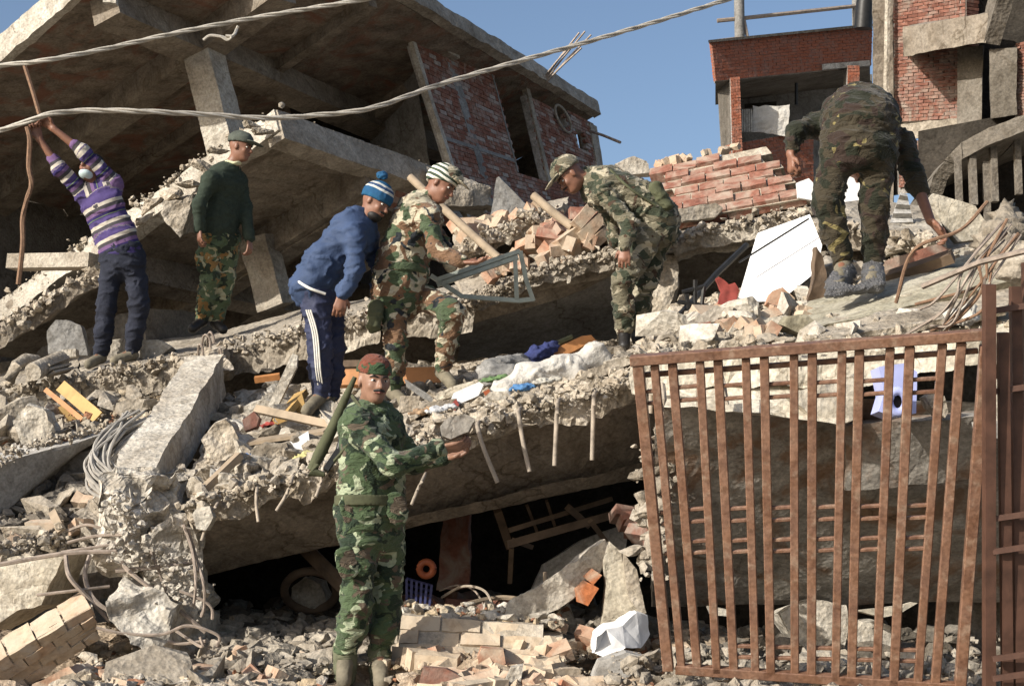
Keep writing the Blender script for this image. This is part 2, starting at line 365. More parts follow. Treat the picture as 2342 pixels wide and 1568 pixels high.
# rocks ------------------------------------------------------------
def hullmesh(name, seed, n=13, sq=(1, 1, 1), sub=0, amp=.0):
    r = random.Random(seed); bm = bmesh.new()
    for i in range(n):
        v = Vector((r.gauss(0, 1), r.gauss(0, 1), r.gauss(0, 1))).normalized()*r.uniform(.42, .56)
        v = Vector([max(-.42, min(.42, x*1.15)) for x in v])
        bm.verts.new((v.x*sq[0], v.y*sq[1], v.z*sq[2]))
    res = bmesh.ops.convex_hull(bm, input=bm.verts)
    gone = {e for e in list(res['geom_interior'])+list(res['geom_unused']) if isinstance(e, bmesh.types.BMVert)}
    for v in gone: bm.verts.remove(v)
    if sub:
        bmesh.ops.triangulate(bm, faces=bm.faces)
        bmesh.ops.subdivide_edges(bm, edges=bm.edges, cuts=sub, use_grid_fill=True)
        for v in bm.verts:
            p = v.co*3.+Vector((seed*3.1, 0, 0))
            v.co += Vector((mnoise.noise(p), mnoise.noise(p+Vector((9, 0, 0))), mnoise.noise(p+Vector((0, 9, 0)))))*amp + Vector((mnoise.noise(p*4), mnoise.noise(p*4+Vector((9, 0, 0))), mnoise.noise(p*4+Vector((0, 9, 0)))))*amp*.4
    me = bpy.data.meshes.new(name); bm.to_mesh(me); bm.free(); return me
RK = [hullmesh('chunk', 100+i, 11+i % 4) for i in range(10)]
RKD = [hullmesh('boulder', 200+i, 13, (1, .9, .75), 5, .07) for i in range(8)]
RKM = [hullmesh('stone', 400+i, 14, (1, .9, .75), 2, .05) for i in range(8)]
RKNP = []; RDNP = []
for me in RKM:
    a = np.zeros(len(me.vertices)*3); me.vertices.foreach_get('co', a); RDNP.append((a.reshape(-1, 3), [list(p.vertices) for p in me.polygons]))
for me in RK:
    a = np.zeros(len(me.vertices)*3); me.vertices.foreach_get('co', a); RKNP.append((a.reshape(-1, 3), [list(p.vertices) for p in me.polygons]))
def brickmesh(name, seed, dmg=.04):
    r = random.Random(seed); bm = bmesh.new(); bmesh.ops.create_cube(bm, size=1)
    bmesh.ops.subdivide_edges(bm, edges=[e for e in bm.edges if abs((e.verts[0].co-e.verts[1].co).x) > .5], cuts=2)
    for v in bm.verts: v.co += Vector((r.uniform(-.02, .02), r.uniform(-dmg, dmg), r.uniform(-dmg, dmg)*1.3))
    me = bpy.data.meshes.new(name); bm.to_mesh(me); bm.free(); return me
BKG = [brickmesh('brick', 300+i, .035) for i in range(6)]
BKB = [brickmesh('broken_brick', 320+i, .12) for i in range(5)]
def withmat(mes, mat):
    o = []
    for m in mes:
        c = m.copy(); c.materials.append(mat); o.append(c)
    return o
def brickset(mat): return withmat(BKG, mat)
BK = {m.name: (withmat(BKG, m), withmat(BKB, m)) for m in (BRED, BREDL, BLIT, BDUST, BORG, BTAN, BORA)}
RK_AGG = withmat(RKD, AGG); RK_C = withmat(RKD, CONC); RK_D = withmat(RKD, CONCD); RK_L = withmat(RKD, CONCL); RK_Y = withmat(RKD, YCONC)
RK_T = withmat(RKD, TAN); RK_W = withmat(RKD[:4], WHITE)
def rotm(r=None, full=True):
    r = r or R
    return (Matrix.Rotation(r.uniform(0, 6.28), 4, 'Z') @ Matrix.Rotation(r.uniform(-1, 1)*(3.1 if full else .35), 4, 'X') @ Matrix.Rotation(r.uniform(-.5, .5), 4, 'Y'))
# ------------------------------------------------------------------ brickwork on a quad
def brick_wall(parent, tl, tr, br, bl, thick, rows, cols, bset, openings=(), limit=300, mortar=MORT, gap=.12, proud=.012, seed=1, jag=None, name='brick', head=.5, jit=.004):
    """bricks over the bilinear quad; openings = predicates on (u, v); thick points away from the viewer."""
    rr = random.Random(seed); cnt = 0; rest = []
    def Q(u, v): return (tl*(1-u)+tr*u)*(1-v)+(bl*(1-u)+br*u)*v
    nrm = (tr-tl).cross(bl-tl).normalized()
    if nrm.dot(thick) > 0: nrm = -nrm
    cells = []
    for j in range(rows):
        v0, v1 = (j+gap*.5)/rows, (j+1-gap*.5)/rows; sh = head if j % 2 else 0
        i = -1
        while i < cols:
            u0, u1 = (i+sh)/cols, (i+1+sh)/cols; i += 1
            a, b = max(u0, 0), min(u1, 1)
            if b-a < .25/cols: continue
            um, vm = (a+b)/2, (v0+v1)/2
            if any(f(um, vm) for f in openings): continue
            if jag and not jag(um, vm): continue
            g = .03/cols
            cells.append((a+g, b-g, v0, v1))
    for a, b, v0, v1 in cells:
        um, vm = (a+b)/2, (v0+v1)/2
        c = Q(um, vm); ex = (Q(b, vm)-Q(a, vm)); ey = (Q(um, v0)-Q(um, v1))
        dp = thick.length*.55; out = nrm*(proud+rr.uniform(-jit, jit)-dp/2)
        if cnt < limit:
            x = ex.normalized(); z = nrm.cross(x).normalized(); y = z.cross(x)
            M = Matrix((x, y, z)).transposed().to_4x4(); M = Matrix.Translation(c+out) @ M @ Matrix.Diagonal((ex.length, dp, ey.length, 1))
            inst(name, rr.choice(bset), M, parent); cnt += 1
        else: rest.append(boxgeo(c+out, ex/2, nrm*dp/2, ey/2))
    if rest:
        v, f = join(rest); o = mk('brickwork', v, f, bset[0].materials[0], parent); o['kind'] = 'stuff'
    # mortar backing, cell by cell so that openings stay open
    mc = []
    nu, nv = cols*2, rows
    for j in range(nv):
        run = None
        for i in range(nu+1):
            ok = i < nu and not any(f((i+.5)/nu, (j+.5)/nv) for f in openings) and not (jag and not jag((i+.5)/nu, (j+.5)/nv))
            if ok and run is None: run = i
            if not ok and run is not None:
                a, b = run/nu, i/nu; v0, v1 = j/nv, (j+1)/nv
                p = [Q(a, v0), Q(b, v0), Q(b, v1), Q(a, v1)]; q = [x+thick for x in p]
                mc.append((p+q, [[0, 1, 2, 3], [7, 6, 5, 4], [0, 4, 5, 1], [1, 5, 6, 2], [2, 6, 7, 3], [3, 7, 4, 0]])); run = None
    v, f = join(mc); mk('mortar', v, f, mortar, parent)
    return Q
def uvof(p, tl, tr, br, bl):
    u = v = .5
    for _ in range(12):
        q = (tl*(1-u)+tr*u)*(1-v)+(bl*(1-u)+br*u)*v; e = p-q
        du = (tr-tl)*(1-v)+(br-bl)*v; dv = (bl-tl)*(1-u)+(br-tr)*u
        a, b, c = du.dot(du), du.dot(dv), dv.dot(dv); x, y = e.dot(du), e.dot(dv); D = a*c-b*b
        u += (x*c-y*b)/D; v += (y*a-x*b)/D
    return u, v
# ------------------------------------------------------------------ scatter
PEND = []
EXC = []
def flush(limit):
    PEND.sort(key=lambda q: -q[0]); rest = {}
    for i, (s, _, me, M, label, cat, group, name) in enumerate(PEND):
        if i < limit: tag(inst(name, me, M), label, cat, group)
        else: rest.setdefault((group, me.materials[0].name), []).append(M)
    for (group, mn), L in rest.items():
        vs = []; fs = []; off = 0
        for k, M in enumerate(L):
            A, F = RDNP[k % len(RDNP)]; m = np.array(M); B = A @ m[:3, :3].T + m[:3, 3]; vs.append(B); fs += [[x+off for x in q] for q in F]; off += len(B)
        tag(mk('rubble', np.concatenate(vs), fs, bpy.data.materials[mn]), 'smaller broken lumps among the '+group, 'rubble', None, 'stuff')
def scatter(quad, n, smin, smax, meshes, label, cat, group, name='concrete_chunk', big=.11, stuffmat=RUBM, seed=0, bump_=0., flat=(1, .8, .6), mask=None, amount=1.):
    """stones on a bilinear quad [nearL, nearR, farR, farL]; those larger than big become things, the rest one joined heap."""
    rr = random.Random(seed+91); a, b, c, d = quad; vs = []; fs = []; off = 0
    for i in range(n):
        u, v = rr.random(), rr.random()
        if mask and not mask(u, v): continue
        p = (a*(1-u)+b*u)*(1-v)+(d*(1-u)+c*u)*v
        s = smin*(smax/smin)**(rr.random()**1.8)
        if any((p-q).length < r_+s*.5 for q, r_ in EXC): continue
        p = p+Vector((rr.gauss(0, .02), rr.gauss(0, .02), s*.12+bump_*rr.random()))
        M = Matrix.Translation(p) @ rotm(rr, True) @ Matrix.Diagonal((s*flat[0]*rr.uniform(.8, 1.3), s*flat[1]*rr.uniform(.8, 1.2), s*flat[2]*rr.uniform(.7, 1.2), 1))
        if s > big and meshes:
            PEND.append((s/max(1., p.dot(CF)), len(PEND), rr.choice(meshes), M, label, cat, group, name))
        else:
            A, F = rr.choice(RKNP); m = np.array(M); B = A @ m[:3, :3].T + m[:3, 3]
            vs.append(B); fs += [[x+off for x in q] for q in F]; off += len(B)
    if vs: tag(mk('rubble', np.concatenate(vs), fs, stuffmat), 'small loose stones and crumbs among the '+group, 'rubble', None, 'stuff')
def brickscatter(quad, n, mat, label, group, seed=0, L=.22, broken=.5, full=True, mask=None):
    rr = random.Random(seed+17); a, b, c, d = quad; A, B = BK[mat.name]
    for i in range(n):
        u, v = rr.random(), rr.random()
        if mask and not mask(u, v): continue
        p = (a*(1-u)+b*u)*(1-v)+(d*(1-u)+c*u)*v + Vector((0, 0, .03))
        if any((p-q).length < r_+.1 for q, r_ in EXC): continue
        br = rr.random() < broken; me = rr.choice(B if br else A); l = L*(rr.uniform(.4, .8) if br else 1)
        M = Matrix.Translation(p) @ (rotm(rr, full)) @ Matrix.Diagonal((l, L*.48, L*.33, 1))
        tag(inst('loose_brick', me, M), label, 'brick', group)
def bed(name, quad, mat, n=(60, 30), amp=.06, seed=0, lift=0., th=.25):
    a, b, c, d = quad; t = Vector((0, 0, -th))
    o = hexa(name, [a+t, b+t, d+t, c+t, a, b, d, c], mat, None, (n[0], n[1], 2), {'all': amp}, seed, 2.2); o['kind'] = 'structure'; return o
def rubrow(pts, n, smin, smax, spread, mat, seed, parent=None, name='broken_edge'):
    """crumbled aggregate along a broken edge, joined into the slab's own broken edge."""
    rr = random.Random(seed); vs = []; fs = []; off = 0; L = [0]
    for i in range(1, len(pts)): L.append(L[-1]+(pts[i]-pts[i-1]).length)
    for i in range(n):
        s = rr.random()*L[-1]; k = max(j for j in range(len(L)-1) if L[j] <= s); t = (s-L[k])/max(1e-6, L[k+1]-L[k])
        z = smin*(smax/smin)**(rr.random()**1.5)
        p = pts[k].lerp(pts[k+1], t)+Vector((rr.gauss(0, spread), rr.gauss(0, spread), rr.gauss(0, spread*.6)))
        M = Matrix.Translation(p) @ rotm(rr, True) @ Matrix.Diagonal((z, z*.85, z*.75, 1)); m = np.array(M)
        A, F = rr.choice(RKNP); B = A @ m[:3, :3].T + m[:3, 3]; vs.append(B); fs += [[x+off for x in q] for q in F]; off += len(B)
    o = mk(name, np.concatenate(vs), fs, mat, parent); o['kind'] = 'stuff'
    return o
# ------------------------------------------------------------------ implicit bodies
def seg(A, B, ra, rb=None, k=.03, fl=None): return ('c', np.array(A), np.array(B), ra, ra if rb is None else rb, k, fl)
def ell(C, Rm, rad, k=.02): return ('e', np.array(C), np.array(Rm), np.array(rad), k)
def pdist(p, X):
    if p[0] == 'c':
        _, A, B, ra, rb, k, fl = p; ba = B-A; L2 = max(1e-9, ba@ba); pa = X-A
        h = np.clip((pa@ba)/L2, 0, 1); q = pa-h[..., None]*ba
        if fl is not None:
            n = fl[0]; c = (q@n); q = q+np.multiply.outer(c*(1/fl[1]-1), n)
            return (np.sqrt((q*q).sum(-1))-(ra+(rb-ra)*h))*min(1, fl[1]*1.3), h*math.sqrt(L2)
        return np.sqrt((q*q).sum(-1))-(ra+(rb-ra)*h), h*math.sqrt(L2)
    _, C, Rm, rad, k = p; q = (X-C)@Rm; k0 = np.sqrt(((q/rad)**2).sum(-1)); k1 = np.sqrt(((q/rad**2)**2).sum(-1))+1e-9
    return k0*(k0-1)/k1, q[..., 2]
def prad(p): return (max(p[3], p[4]) if p[0] == 'c' else max(p[3]))
def implicit(name, prims, mat, parent, h=.012, cuts=(), fold=0., seed=0, foldf=9., alongf=0., shell=None):
    lo = np.min([np.minimum(p[1], p[2] if p[0] == 'c' else p[1])-prad(p) for p in prims], 0)-3*h
    hi = np.max([np.maximum(p[1], p[2] if p[0] == 'c' else p[1])+prad(p) for p in prims], 0)+3*h
    n = np.ceil((hi-lo)/h).astype(int)+1; Fd = np.full(n, 1.0)
    ax = [lo[i]+h*np.arange(n[i]) for i in range(3)]
    for p in prims:
        m = prad(p)+.05+3*h; a = np.minimum(p[1], p[2] if p[0] == 'c' else p[1])-m; b = np.maximum(p[1], p[2] if p[0] == 'c' else p[1])+m
        i0 = np.maximum(0, ((a-lo)/h).astype(int)); i1 = np.minimum(n, ((b-lo)/h).astype(int)+2)
        g = np.stack(np.meshgrid(ax[0][i0[0]:i1[0]], ax[1][i0[1]:i1[1]], ax[2][i0[2]:i1[2]], indexing='ij'), -1)
        d, _ = pdist(p, g); k = p[5] if p[0] == 'c' else p[4]
        S = Fd[i0[0]:i1[0], i0[1]:i1[1], i0[2]:i1[2]]
        hh = np.clip(.5+.5*(S-d)/k, 0, 1); Fd[i0[0]:i1[0], i0[1]:i1[1], i0[2]:i1[2]] = S*(1-hh)+d*hh-k*hh*(1-hh)
    for cpt, cn in cuts:
        g = (ax[0][:, None, None]-cpt[0])*cn[0]+(ax[1][None, :, None]-cpt[1])*cn[1]+(ax[2][None, None, :]-cpt[2])*cn[2]
        Fd = np.maximum(Fd, g)
    Fd[0] = Fd[-1] = 1; Fd[:, 0] = Fd[:, -1] = 1; Fd[:, :, 0] = Fd[:, :, -1] = 1
    s = Fd < 0; cn_ = [x-1 for x in n]
    acc = np.zeros((*cn_, 3)); cnt = np.zeros(cn_)
    cor = [(i, j, k) for i in (0, 1) for j in (0, 1) for k in (0, 1)]
    def sub(A, c): return A[c[0]:c[0]+cn_[0], c[1]:c[1]+cn_[1], c[2]:c[2]+cn_[2]]
    for a in cor:
        for d in range(3):
            if a[d] == 0:
                b = list(a); b[d] = 1; fa, fb = sub(Fd, a), sub(Fd, b); x = (sub(s, a) != sub(s, b))
                t = np.where(x, fa/np.where(x, fa-fb, 1), 0)
                for q in range(3): acc[..., q] += np.where(x, a[q]+(t if q == d else 0), 0)
                cnt += x
    act = cnt > 0; ids = -np.ones(cn_, dtype=np.int64); ids[act] = np.arange(act.sum())
    I = np.argwhere(act); P = lo+h*(I+acc[act]/cnt[act][:, None])
    Fs = []
    for d in range(3):
        e = [slice(None)]*3; f = [slice(None)]*3; e[d] = slice(0, -1); f[d] = slice(1, None)
        x = s[tuple(e)] != s[tuple(f)]; w_ = np.argwhere(x)
        o1, o2 = [q for q in range(3) if q != d]
        w_ = w_[(w_[:, o1] > 0) & (w_[:, o2] > 0) & (w_[:, o1] < cn_[o1]) & (w_[:, o2] < cn_[o2])]
        ins = s[tuple(w_.T)]
        def cid(a, b):
            q = w_.copy(); q[:, o1] -= a; q[:, o2] -= b; return ids[tuple(q.T)]
        quad = np.stack([cid(1, 1), cid(0, 1), cid(0, 0), cid(1, 0)], 1)
        flip = ins if d != 1 else ~ins
        quad[~flip] = quad[~flip][:, ::-1]; Fs.append(quad)
    Fq = np.concatenate(Fs); Fq = Fq[(Fq >= 0).all(1)]
    t3 = Fq[:, :3]; vol = np.einsum('ij,ij->i', P[t3[:, 0]]-P.mean(0), np.cross(P[t3[:, 1]]-P.mean(0), P[t3[:, 2]]-P.mean(0))).sum()
    if vol < 0: Fq = Fq[:, ::-1]
    best = np.full(len(P), 1e9); al = np.zeros(len(P)); cum = 0
    for p in prims:
        d, hpar = pdist(p, P); m = d < best; best[m] = d[m]; al[m] = hpar[m]
    if fold:
        fn = np.cross(P[Fq[:, 1]]-P[Fq[:, 0]], P[Fq[:, 2]]-P[Fq[:, 0]]); vn = np.zeros_like(P)
        for c in range(4): np.add.at(vn, Fq[:, c], fn)
        vn /= np.linalg.norm(vn, axis=1)[:, None]+1e-9
        Q = P*np.array([foldf*.8, foldf*.8, foldf*1.7]); f1 = fbm(Q+vecn(P*4, seed+4, 1)*1.2, seed, 2)
        rid = (1-np.abs(vnoise(Q*np.array([1.25, 1.25, 1.5])+f1[:, None]*.9, seed+8)))**4*2.2-.8
        P = P+vn*(fold*(.55*f1+.62*rid))[:, None]
    return mk(name, P, Fq, mat, parent, True, None, al)
def v3(a): return np.array(a, dtype=float)
def frame(f, u):
    f = Vector(f).normalized(); u = Vector(u); s = f.cross(u).normalized(); u = s.cross(f).normalized()
    return s, f, u            # side (person's right), forward, up
def handprims(Wr, D, Pn, curl=.5, s=1., thumb=1, spread=.0):
    """wrist, direction of the fingers, normal out of the back of the hand."""
    D = Vector(D).normalized(); Pn = Vector(Pn); S = D.cross(Pn).normalized(); Pn = S.cross(D).normalized(); out = []
    K = Wr+D*.085*s
    out.append(seg(Wr, K, .026*s, .030*s, .012, (np.array(Pn), .6)))
    for i, (x, L) in enumerate(((-.034, .062), (-.012, .076), (.011, .081), (.033, .073))):
        out.append(seg(Wr+S*x*.5*s, K+S*x*s, .012*s, .0105*s, .006))
        p = K+S*x*s; dd = (D+S*(x*spread*12)).normalized(); c = curl*(1.1-i*.05)
        for sgm, (fr, r) in enumerate(((.45, .0098), (.3, .0090), (.25, .0080))):
            an = c*(.6+.5*sgm); ax = S; dd = (Matrix.Rotation(-an if Pn.dot(Pn) else an, 3, ax) @ dd)
            q = p+dd*(L*fr*1.15*s); out.append(seg(p, q, r*s, r*.93*s, .004)); p = q
    tb = Wr+D*.03*s+S*.024*thumb*s; t1 = tb+(D*.6+S*.75*thumb-Pn*.35).normalized()*.036*s; t2 = t1+(D*.95+S*.25*thumb-Pn*.3).normalized()*.03*s
    out.append(seg(tb, t1, .0135*s, .0115*s, .008)); out.append(seg(t1, t2, .011*s, .009*s, .005))
    return out
def headprims(C, f, u, s=1.):
    sd, f, u = frame(f, u); Rm = np.array([tuple(sd), tuple(f), tuple(u)]).T
    o = [ell(C+u*.025*s-f*.012*s, Rm, (.076*s, .093*s, .09*s), .02), ell(C-u*.035*s+f*.018*s, Rm, (.060*s, .070*s, .082*s), .02),
         ell(C-u*.088*s+f*.045*s, Rm, (.034*s, .036*s, .026*s), .02), ell(C+u*.022*s+f*.070*s, Rm, (.048*s, .018*s, .014*s), .014)]
    o.append(seg(C+u*.006*s+f*.082*s, C-u*.030*s+f*.104*s, .008*s, .014*s, .01))
    for q in (-1, 1):
        o.append(ell(C+sd*q*.077*s-u*.005*s-f*.005*s, Rm, (.010*s, .019*s, .032*s), .006))
        o.append(ell(C+sd*q*.035*s-u*.026*s+f*.062*s, Rm, (.022*s, .018*s, .02*s), .015))
        o.append(seg(C+sd*q*.008*s-u*.033*s+f*.092*s, C+sd*q*.013*s-u*.034*s+f*.088*s, .007*s, .007*s, .006))
    o.append(seg(C-sd*.020*s-u*.056*s+f*.084*s, C+sd*.020*s-u*.056*s+f*.084*s, .007*s, .007*s, .006))
    return o, (sd, f, u, Rm)
def face(parent, C, fr, s=1., moust=False, brows=True):
    sd, f, u, Rm = fr
    for q in (-1, 1):
        e = implicit('eye', [ell(C+sd*q*.031*s+f*.073*s+u*.002*s, Rm, (.013*s, .010*s, .0075*s), .001)], EYEW, parent, .003)
        implicit('iris', [ell(C+sd*q*.031*s+f*.081*s+u*.002*s, Rm, (.006*s, .0045*s, .0062*s), .001)], EYED, e, .002)
        if brows: implicit('eyebrow', [seg(C+sd*q*.014*s+f*.088*s+u*.019*s, C+sd*q*.034*s+f*.085*s+u*.025*s, .0045*s, .005*s, .003), seg(C+sd*q*.034*s+f*.085*s+u*.025*s, C+sd*q*.05*s+f*.069*s+u*.018*s, .005*s, .003*s, .003)], HAIR, parent, .003)
    implicit('lips', [seg(C-sd*.021*s-u*.058*s+f*.084*s, C-u*.0575*s+f*.093*s, .004*s, .0065*s, .003), seg(C-u*.0575*s+f*.093*s, C+sd*.021*s-u*.058*s+f*.084*s, .0065*s, .004*s, .003)], LIP, parent, .003)
    if moust: implicit('moustache', [seg(C-sd*.026*s-u*.05*s+f*.084*s, C-u*.045*s+f*.097*s, .006*s, .0085*s, .004), seg(C-u*.045*s+f*.097*s, C+sd*.026*s-u*.05*s+f*.084*s, .0085*s, .006*s, .004)], HAIR, parent, .003)
# =================================================================== the place
Z = Vector((0, 0, 1))
EXC += [(V(1420, 1460, 7.5), .27), (V(1425, 1475, 7.1), .22), (V(345, 1430, 8.0), .3), (V(330, 1440, 7.6), .25), (V(786, 1560, 7.4), .16), (V(872, 1560, 7.4), .16), (V(820, 1565, 7.1), .17), (V(790, 1580, 6.8), .17), (V(860, 1580, 6.8), .16)]
g = mk('ground', [(-400, -60, -1.62), (400, -60, -1.62), (400, 900, -1.62), (-400, 900, -1.62)], [[0, 1, 2, 3]], DUST); g['kind'] = 'structure'
# ---- collapsed building at the upper left -------------------------------------------------
K1, L1, R1 = V(480, -250, 12), V(-260, 377, 15.2), V(1357, 268, 19)
PL1 = plane(K1, L1, R1); nn1 = PL1[1]; kl = (L1-K1).normalized(); kr = (R1-K1).normalized()
X1 = L1+R1-K1
B1 = empty('collapsed_building', V(700, 700, 17), 'tilted collapsed building with a broad concrete roof slab, leaning column and brick side wall', 'building')
def pyof(p): return VH/2-p.dot(CU)/p.dot(CF)*FP
def upto(K, d, y):
    s = 0
    while pyof(K+d*s) < y and s < 20: s += .02
    return K+d*s
KL_, KR_ = upto(K1, kl, -45), upto(K1, kr, -45)
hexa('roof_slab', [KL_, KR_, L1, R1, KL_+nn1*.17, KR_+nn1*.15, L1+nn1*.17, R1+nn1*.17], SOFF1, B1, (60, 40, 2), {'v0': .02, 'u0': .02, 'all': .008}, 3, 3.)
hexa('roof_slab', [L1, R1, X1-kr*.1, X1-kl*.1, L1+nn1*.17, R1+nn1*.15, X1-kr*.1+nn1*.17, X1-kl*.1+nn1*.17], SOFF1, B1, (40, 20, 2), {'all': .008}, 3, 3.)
# fascia strips, light put into the colour: left edge paler, right darker
def strip(name, A, B, off, up0, up1, th, mat, parent, rough=.02, n=70, seed=0, thru=None):
    a, b = A+off, B+off; hexa(name, [a+nn1*up0, b+nn1*up0, a+thru*th+nn1*up0, b+thru*th+nn1*up0, a+nn1*up1, b+nn1*up1, a+thru*th+nn1*up1, b+thru*th+nn1*up1], mat, parent, (n, 2, 3), {'all': rough}, seed, 5)
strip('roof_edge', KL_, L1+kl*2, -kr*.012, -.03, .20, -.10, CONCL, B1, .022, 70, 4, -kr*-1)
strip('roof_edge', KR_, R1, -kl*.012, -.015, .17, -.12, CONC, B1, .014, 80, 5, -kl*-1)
def girder(name, px0, py0, d, s0, s1, w, h, mat, parent, pl=PL1, n=nn1, seed=0, nb=24):
    c = hit(px0, py0, pl); K_, a_, b_ = (K1, kl, kr) if pl is PL1 else (K2, k2l, k2r)
    e = c-K_; g_ = a_.dot(b_); x, y = e.dot(a_), e.dot(b_); ca, cb = (x-g_*y)/(1-g_*g_), (y-g_*x)/(1-g_*g_)
    s0 = max(s0, -(ca if d is a_ else cb)+.12)
    while pl is PL1 and pyof(c+d*s0) < -60 and s0 < 3: s0 += .05
    A, B = c+d*s0-n*(h/2-.01), c+d*s1-n*(h/2-.01); sd = d.cross(n)
    return beam(name, A, B, w, h, sd, mat, parent, n=(nb, 1, 1), rough={'all': .008}, seed=seed)
girder('roof_beam', 452, 85, kl, -3, 6, .30, .26, SOFF, B1)
girder('roof_beam', 452, 85, kr, -3, 6, .30, .26, SOFF, B1)
girder('roof_beam', 665, 120, kl, -3, 5, .12, .12, SOFF, B1)
girder('roof_beam', 905, 215, kl, -.7, 4, .20, .18, SOFF, B1)
C1 = hit(456, 78, PL1)-nn1*.18; dC = C1.dot(CF)
Cb = V(528, 370, dC-.1)
beam('column', C1, Cb, .40, .26, Vector((.80, .55, .1)), CONCL, B1, n=(3, 3, 26), rough={'all': .012}, seed=8) if False else beam('column', C1, Cb, .29, .28, Vector((.90, -.42, .1)), CONCL, B1, n=(40, 3, 3), rough={'all': .010}, seed=8)
beam('column', V(590, 545, dC+.3), V(632, 702, dC+.25), .30, .22, Vector((.90, -.42, .1)), CONC, B1, n=(24, 3, 3), rough={'all': .014}, seed=9)
# short hanging stub at the top edge
beam('beam_stub', V(262, -60, 12.6), V(255, 12, 12.6), .10, .1, Vector((1, 0, 0)), CONCL, B1, n=(6, 2, 2), rough={'all': .02})
# side wall of brick
Wtl, Wtr, Wbl, Wbr = V(930, 58, 15.6), V(1356, 283, 18.9), V(1075, 520, 15.7), V(1402, 560, 18.7)
WL = (Wtl, Wtr, Wbr, Wbl); Wpl = plane(Wtl, Wtr, Wbl)
def uvw(px, py): return uvof(hit(px, py, Wpl), *WL)
def rect(pxs):
    q = [uvw(*p) for p in pxs]; u0 = (q[0][0]+q[3][0])/2; u1 = (q[1][0]+q[2][0])/2; v0 = (q[0][1]+q[1][1])/2; v1 = (q[2][1]+q[3][1])/2
    return u0, u1, v0, v1
du = rect([(1118, 150), (1196, 195), (1256, 420), (1186, 388)])
dw = rect([(1312, 292), (1338, 306), (1350, 348), (1326, 342)])
nu0, nv0 = rect([(1010, 90), (1042, 108), (1042, 112), (1012, 92)])[:2]
rw = uvw(1283, 274)
Wd = (Wbl-Wtl).length; Wu = (Wtr-Wtl).length
op = [lambda u, v: du[0] < u < du[1] and v < du[3], lambda u, v: dw[0] < u < dw[1] and dw[2] < v < dw[3], lambda u, v: ((u-rw[0])*Wu)**2+((v-rw[1])*Wd)**2 < .16**2,
      lambda u, v: (v < .06-.0*u) and (u < .3 or .0 < u-.45 < .4)]
WP = empty('brick_side_wall', Wbl, None, None); WP.parent = B1; WP.location = Wbl-W[B1]
inn = (Wtr-Wtl).cross(Wbl-Wtl).normalized(); inn = inn if inn.y > 0 else -inn
brick_wall(WP, Wtl, Wtr, Wbr, Wbl, inn*.08, 40, 30, BK['red_brick_mortar_smeared'][0], op, 300, seed=3, gap=.16, proud=.010)
def on(u, v, o=.0): return (Wtl*(1-u)+Wtr*u)*(1-v)+(Wbl*(1-u)+Wbr*u)*v-inn*o
def pil(name, u0, u1, v0, v1, mat, th=.1, o=.035):
    c = [on(u0, v1, o), on(u1, v1, o), on(u0, v1, o-th), on(u1, v1, o-th), on(u0, v0, o), on(u1, v0, o), on(u0, v0, o-th), on(u1, v0, o-th)]
    return hexa(name, c, mat, WP, (2, 1, 20), {'all': .006}, 4)
pil('pilaster', -.010, .008, 0, 1, CONCL, .06, .03)
pil('pilaster', du[1]+.002, du[1]+.022, -.0, du[3]+.02, CONC, .07, .03)
pil('pilaster', .965, 1.01, .02, .5, CONC, .2, .03)
pil('concrete_band', .012, du[0], .545, .565, PLAST, .05, .016)
for q in ((.16, .20, .08, .9),): pil('concrete_band', *q, PLAST, .05, .012)
pil('lintel_block', .14, .195, -.02, .075, CONC, .3, .10)
pil('door_reveal', du[0]-.006, du[0], 0, du[3], PLAST, .2, .02)
rc = on(rw[0], rw[1], .04); ex = (Wtr-Wtl).normalized(); ey = (Wbl-Wtl).normalized()
tube('round_window_frame', [rc+ex*(.17*math.cos(t*math.pi/10))+ey*(.17*math.sin(t*math.pi/10)) for t in range(21)], .016, CONC, WP, 1, 6)
# interior walls behind, darkness of the rooms put into their colour
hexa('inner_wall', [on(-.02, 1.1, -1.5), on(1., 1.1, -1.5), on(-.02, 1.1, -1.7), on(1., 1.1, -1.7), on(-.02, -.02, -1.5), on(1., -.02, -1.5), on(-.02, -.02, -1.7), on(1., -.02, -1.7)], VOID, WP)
hexa('plaster_partition', [V(830, 470, 17.2), V(1000, 520, 16.4), V(830, 470, 17.5), V(1000, 520, 16.7), V(760, 120, 18.2), V(935, 40, 16.2), V(760, 120, 18.5), V(935, 40, 16.6)], PLAST, B1, (20, 1, 20), {'all': .02})
dn = Vector((.9, -.5, -7.5)); L1o, X1o = L1, X1; L1 = L1+(L1-X1)*.2
hexa('rear_wall', [L1+dn*1.2, X1+dn*1.2, L1+dn*1.2+Vector((0, .3, 0)), X1+dn*1.2+Vector((0, .3, 0)), L1, X1, L1+Vector((0, .3, 0)), X1+Vector((0, .3, 0))], CONCD, B1, (30, 1, 20), {'all': .03})
hexa('rear_wall', [X1+dn*1.2, R1+dn*1.2+Vector((0, 0, 0)), X1+dn*1.2+Vector((0, .3, 0)), R1+dn*1.2+Vector((0, .3, 0)), X1, R1+kl*.4, X1+Vector((0, .3, 0)), R1+kl*.4+Vector((0, .3, 0))], CONCD, B1, (10, 1, 10))
hexa('deep_rear_wall', [V(-600, 1000, 25), V(1150, 1000, 25), V(-600, 1000, 25.5), V(1150, 1000, 25.5), V(-600, 330, 25), V(1150, 480, 25), V(-600, 330, 25.5), V(1150, 480, 25.5)], VOID, B1, (10, 1, 6), {'all': .02})  # added near-black sheet closing a gap to the sky
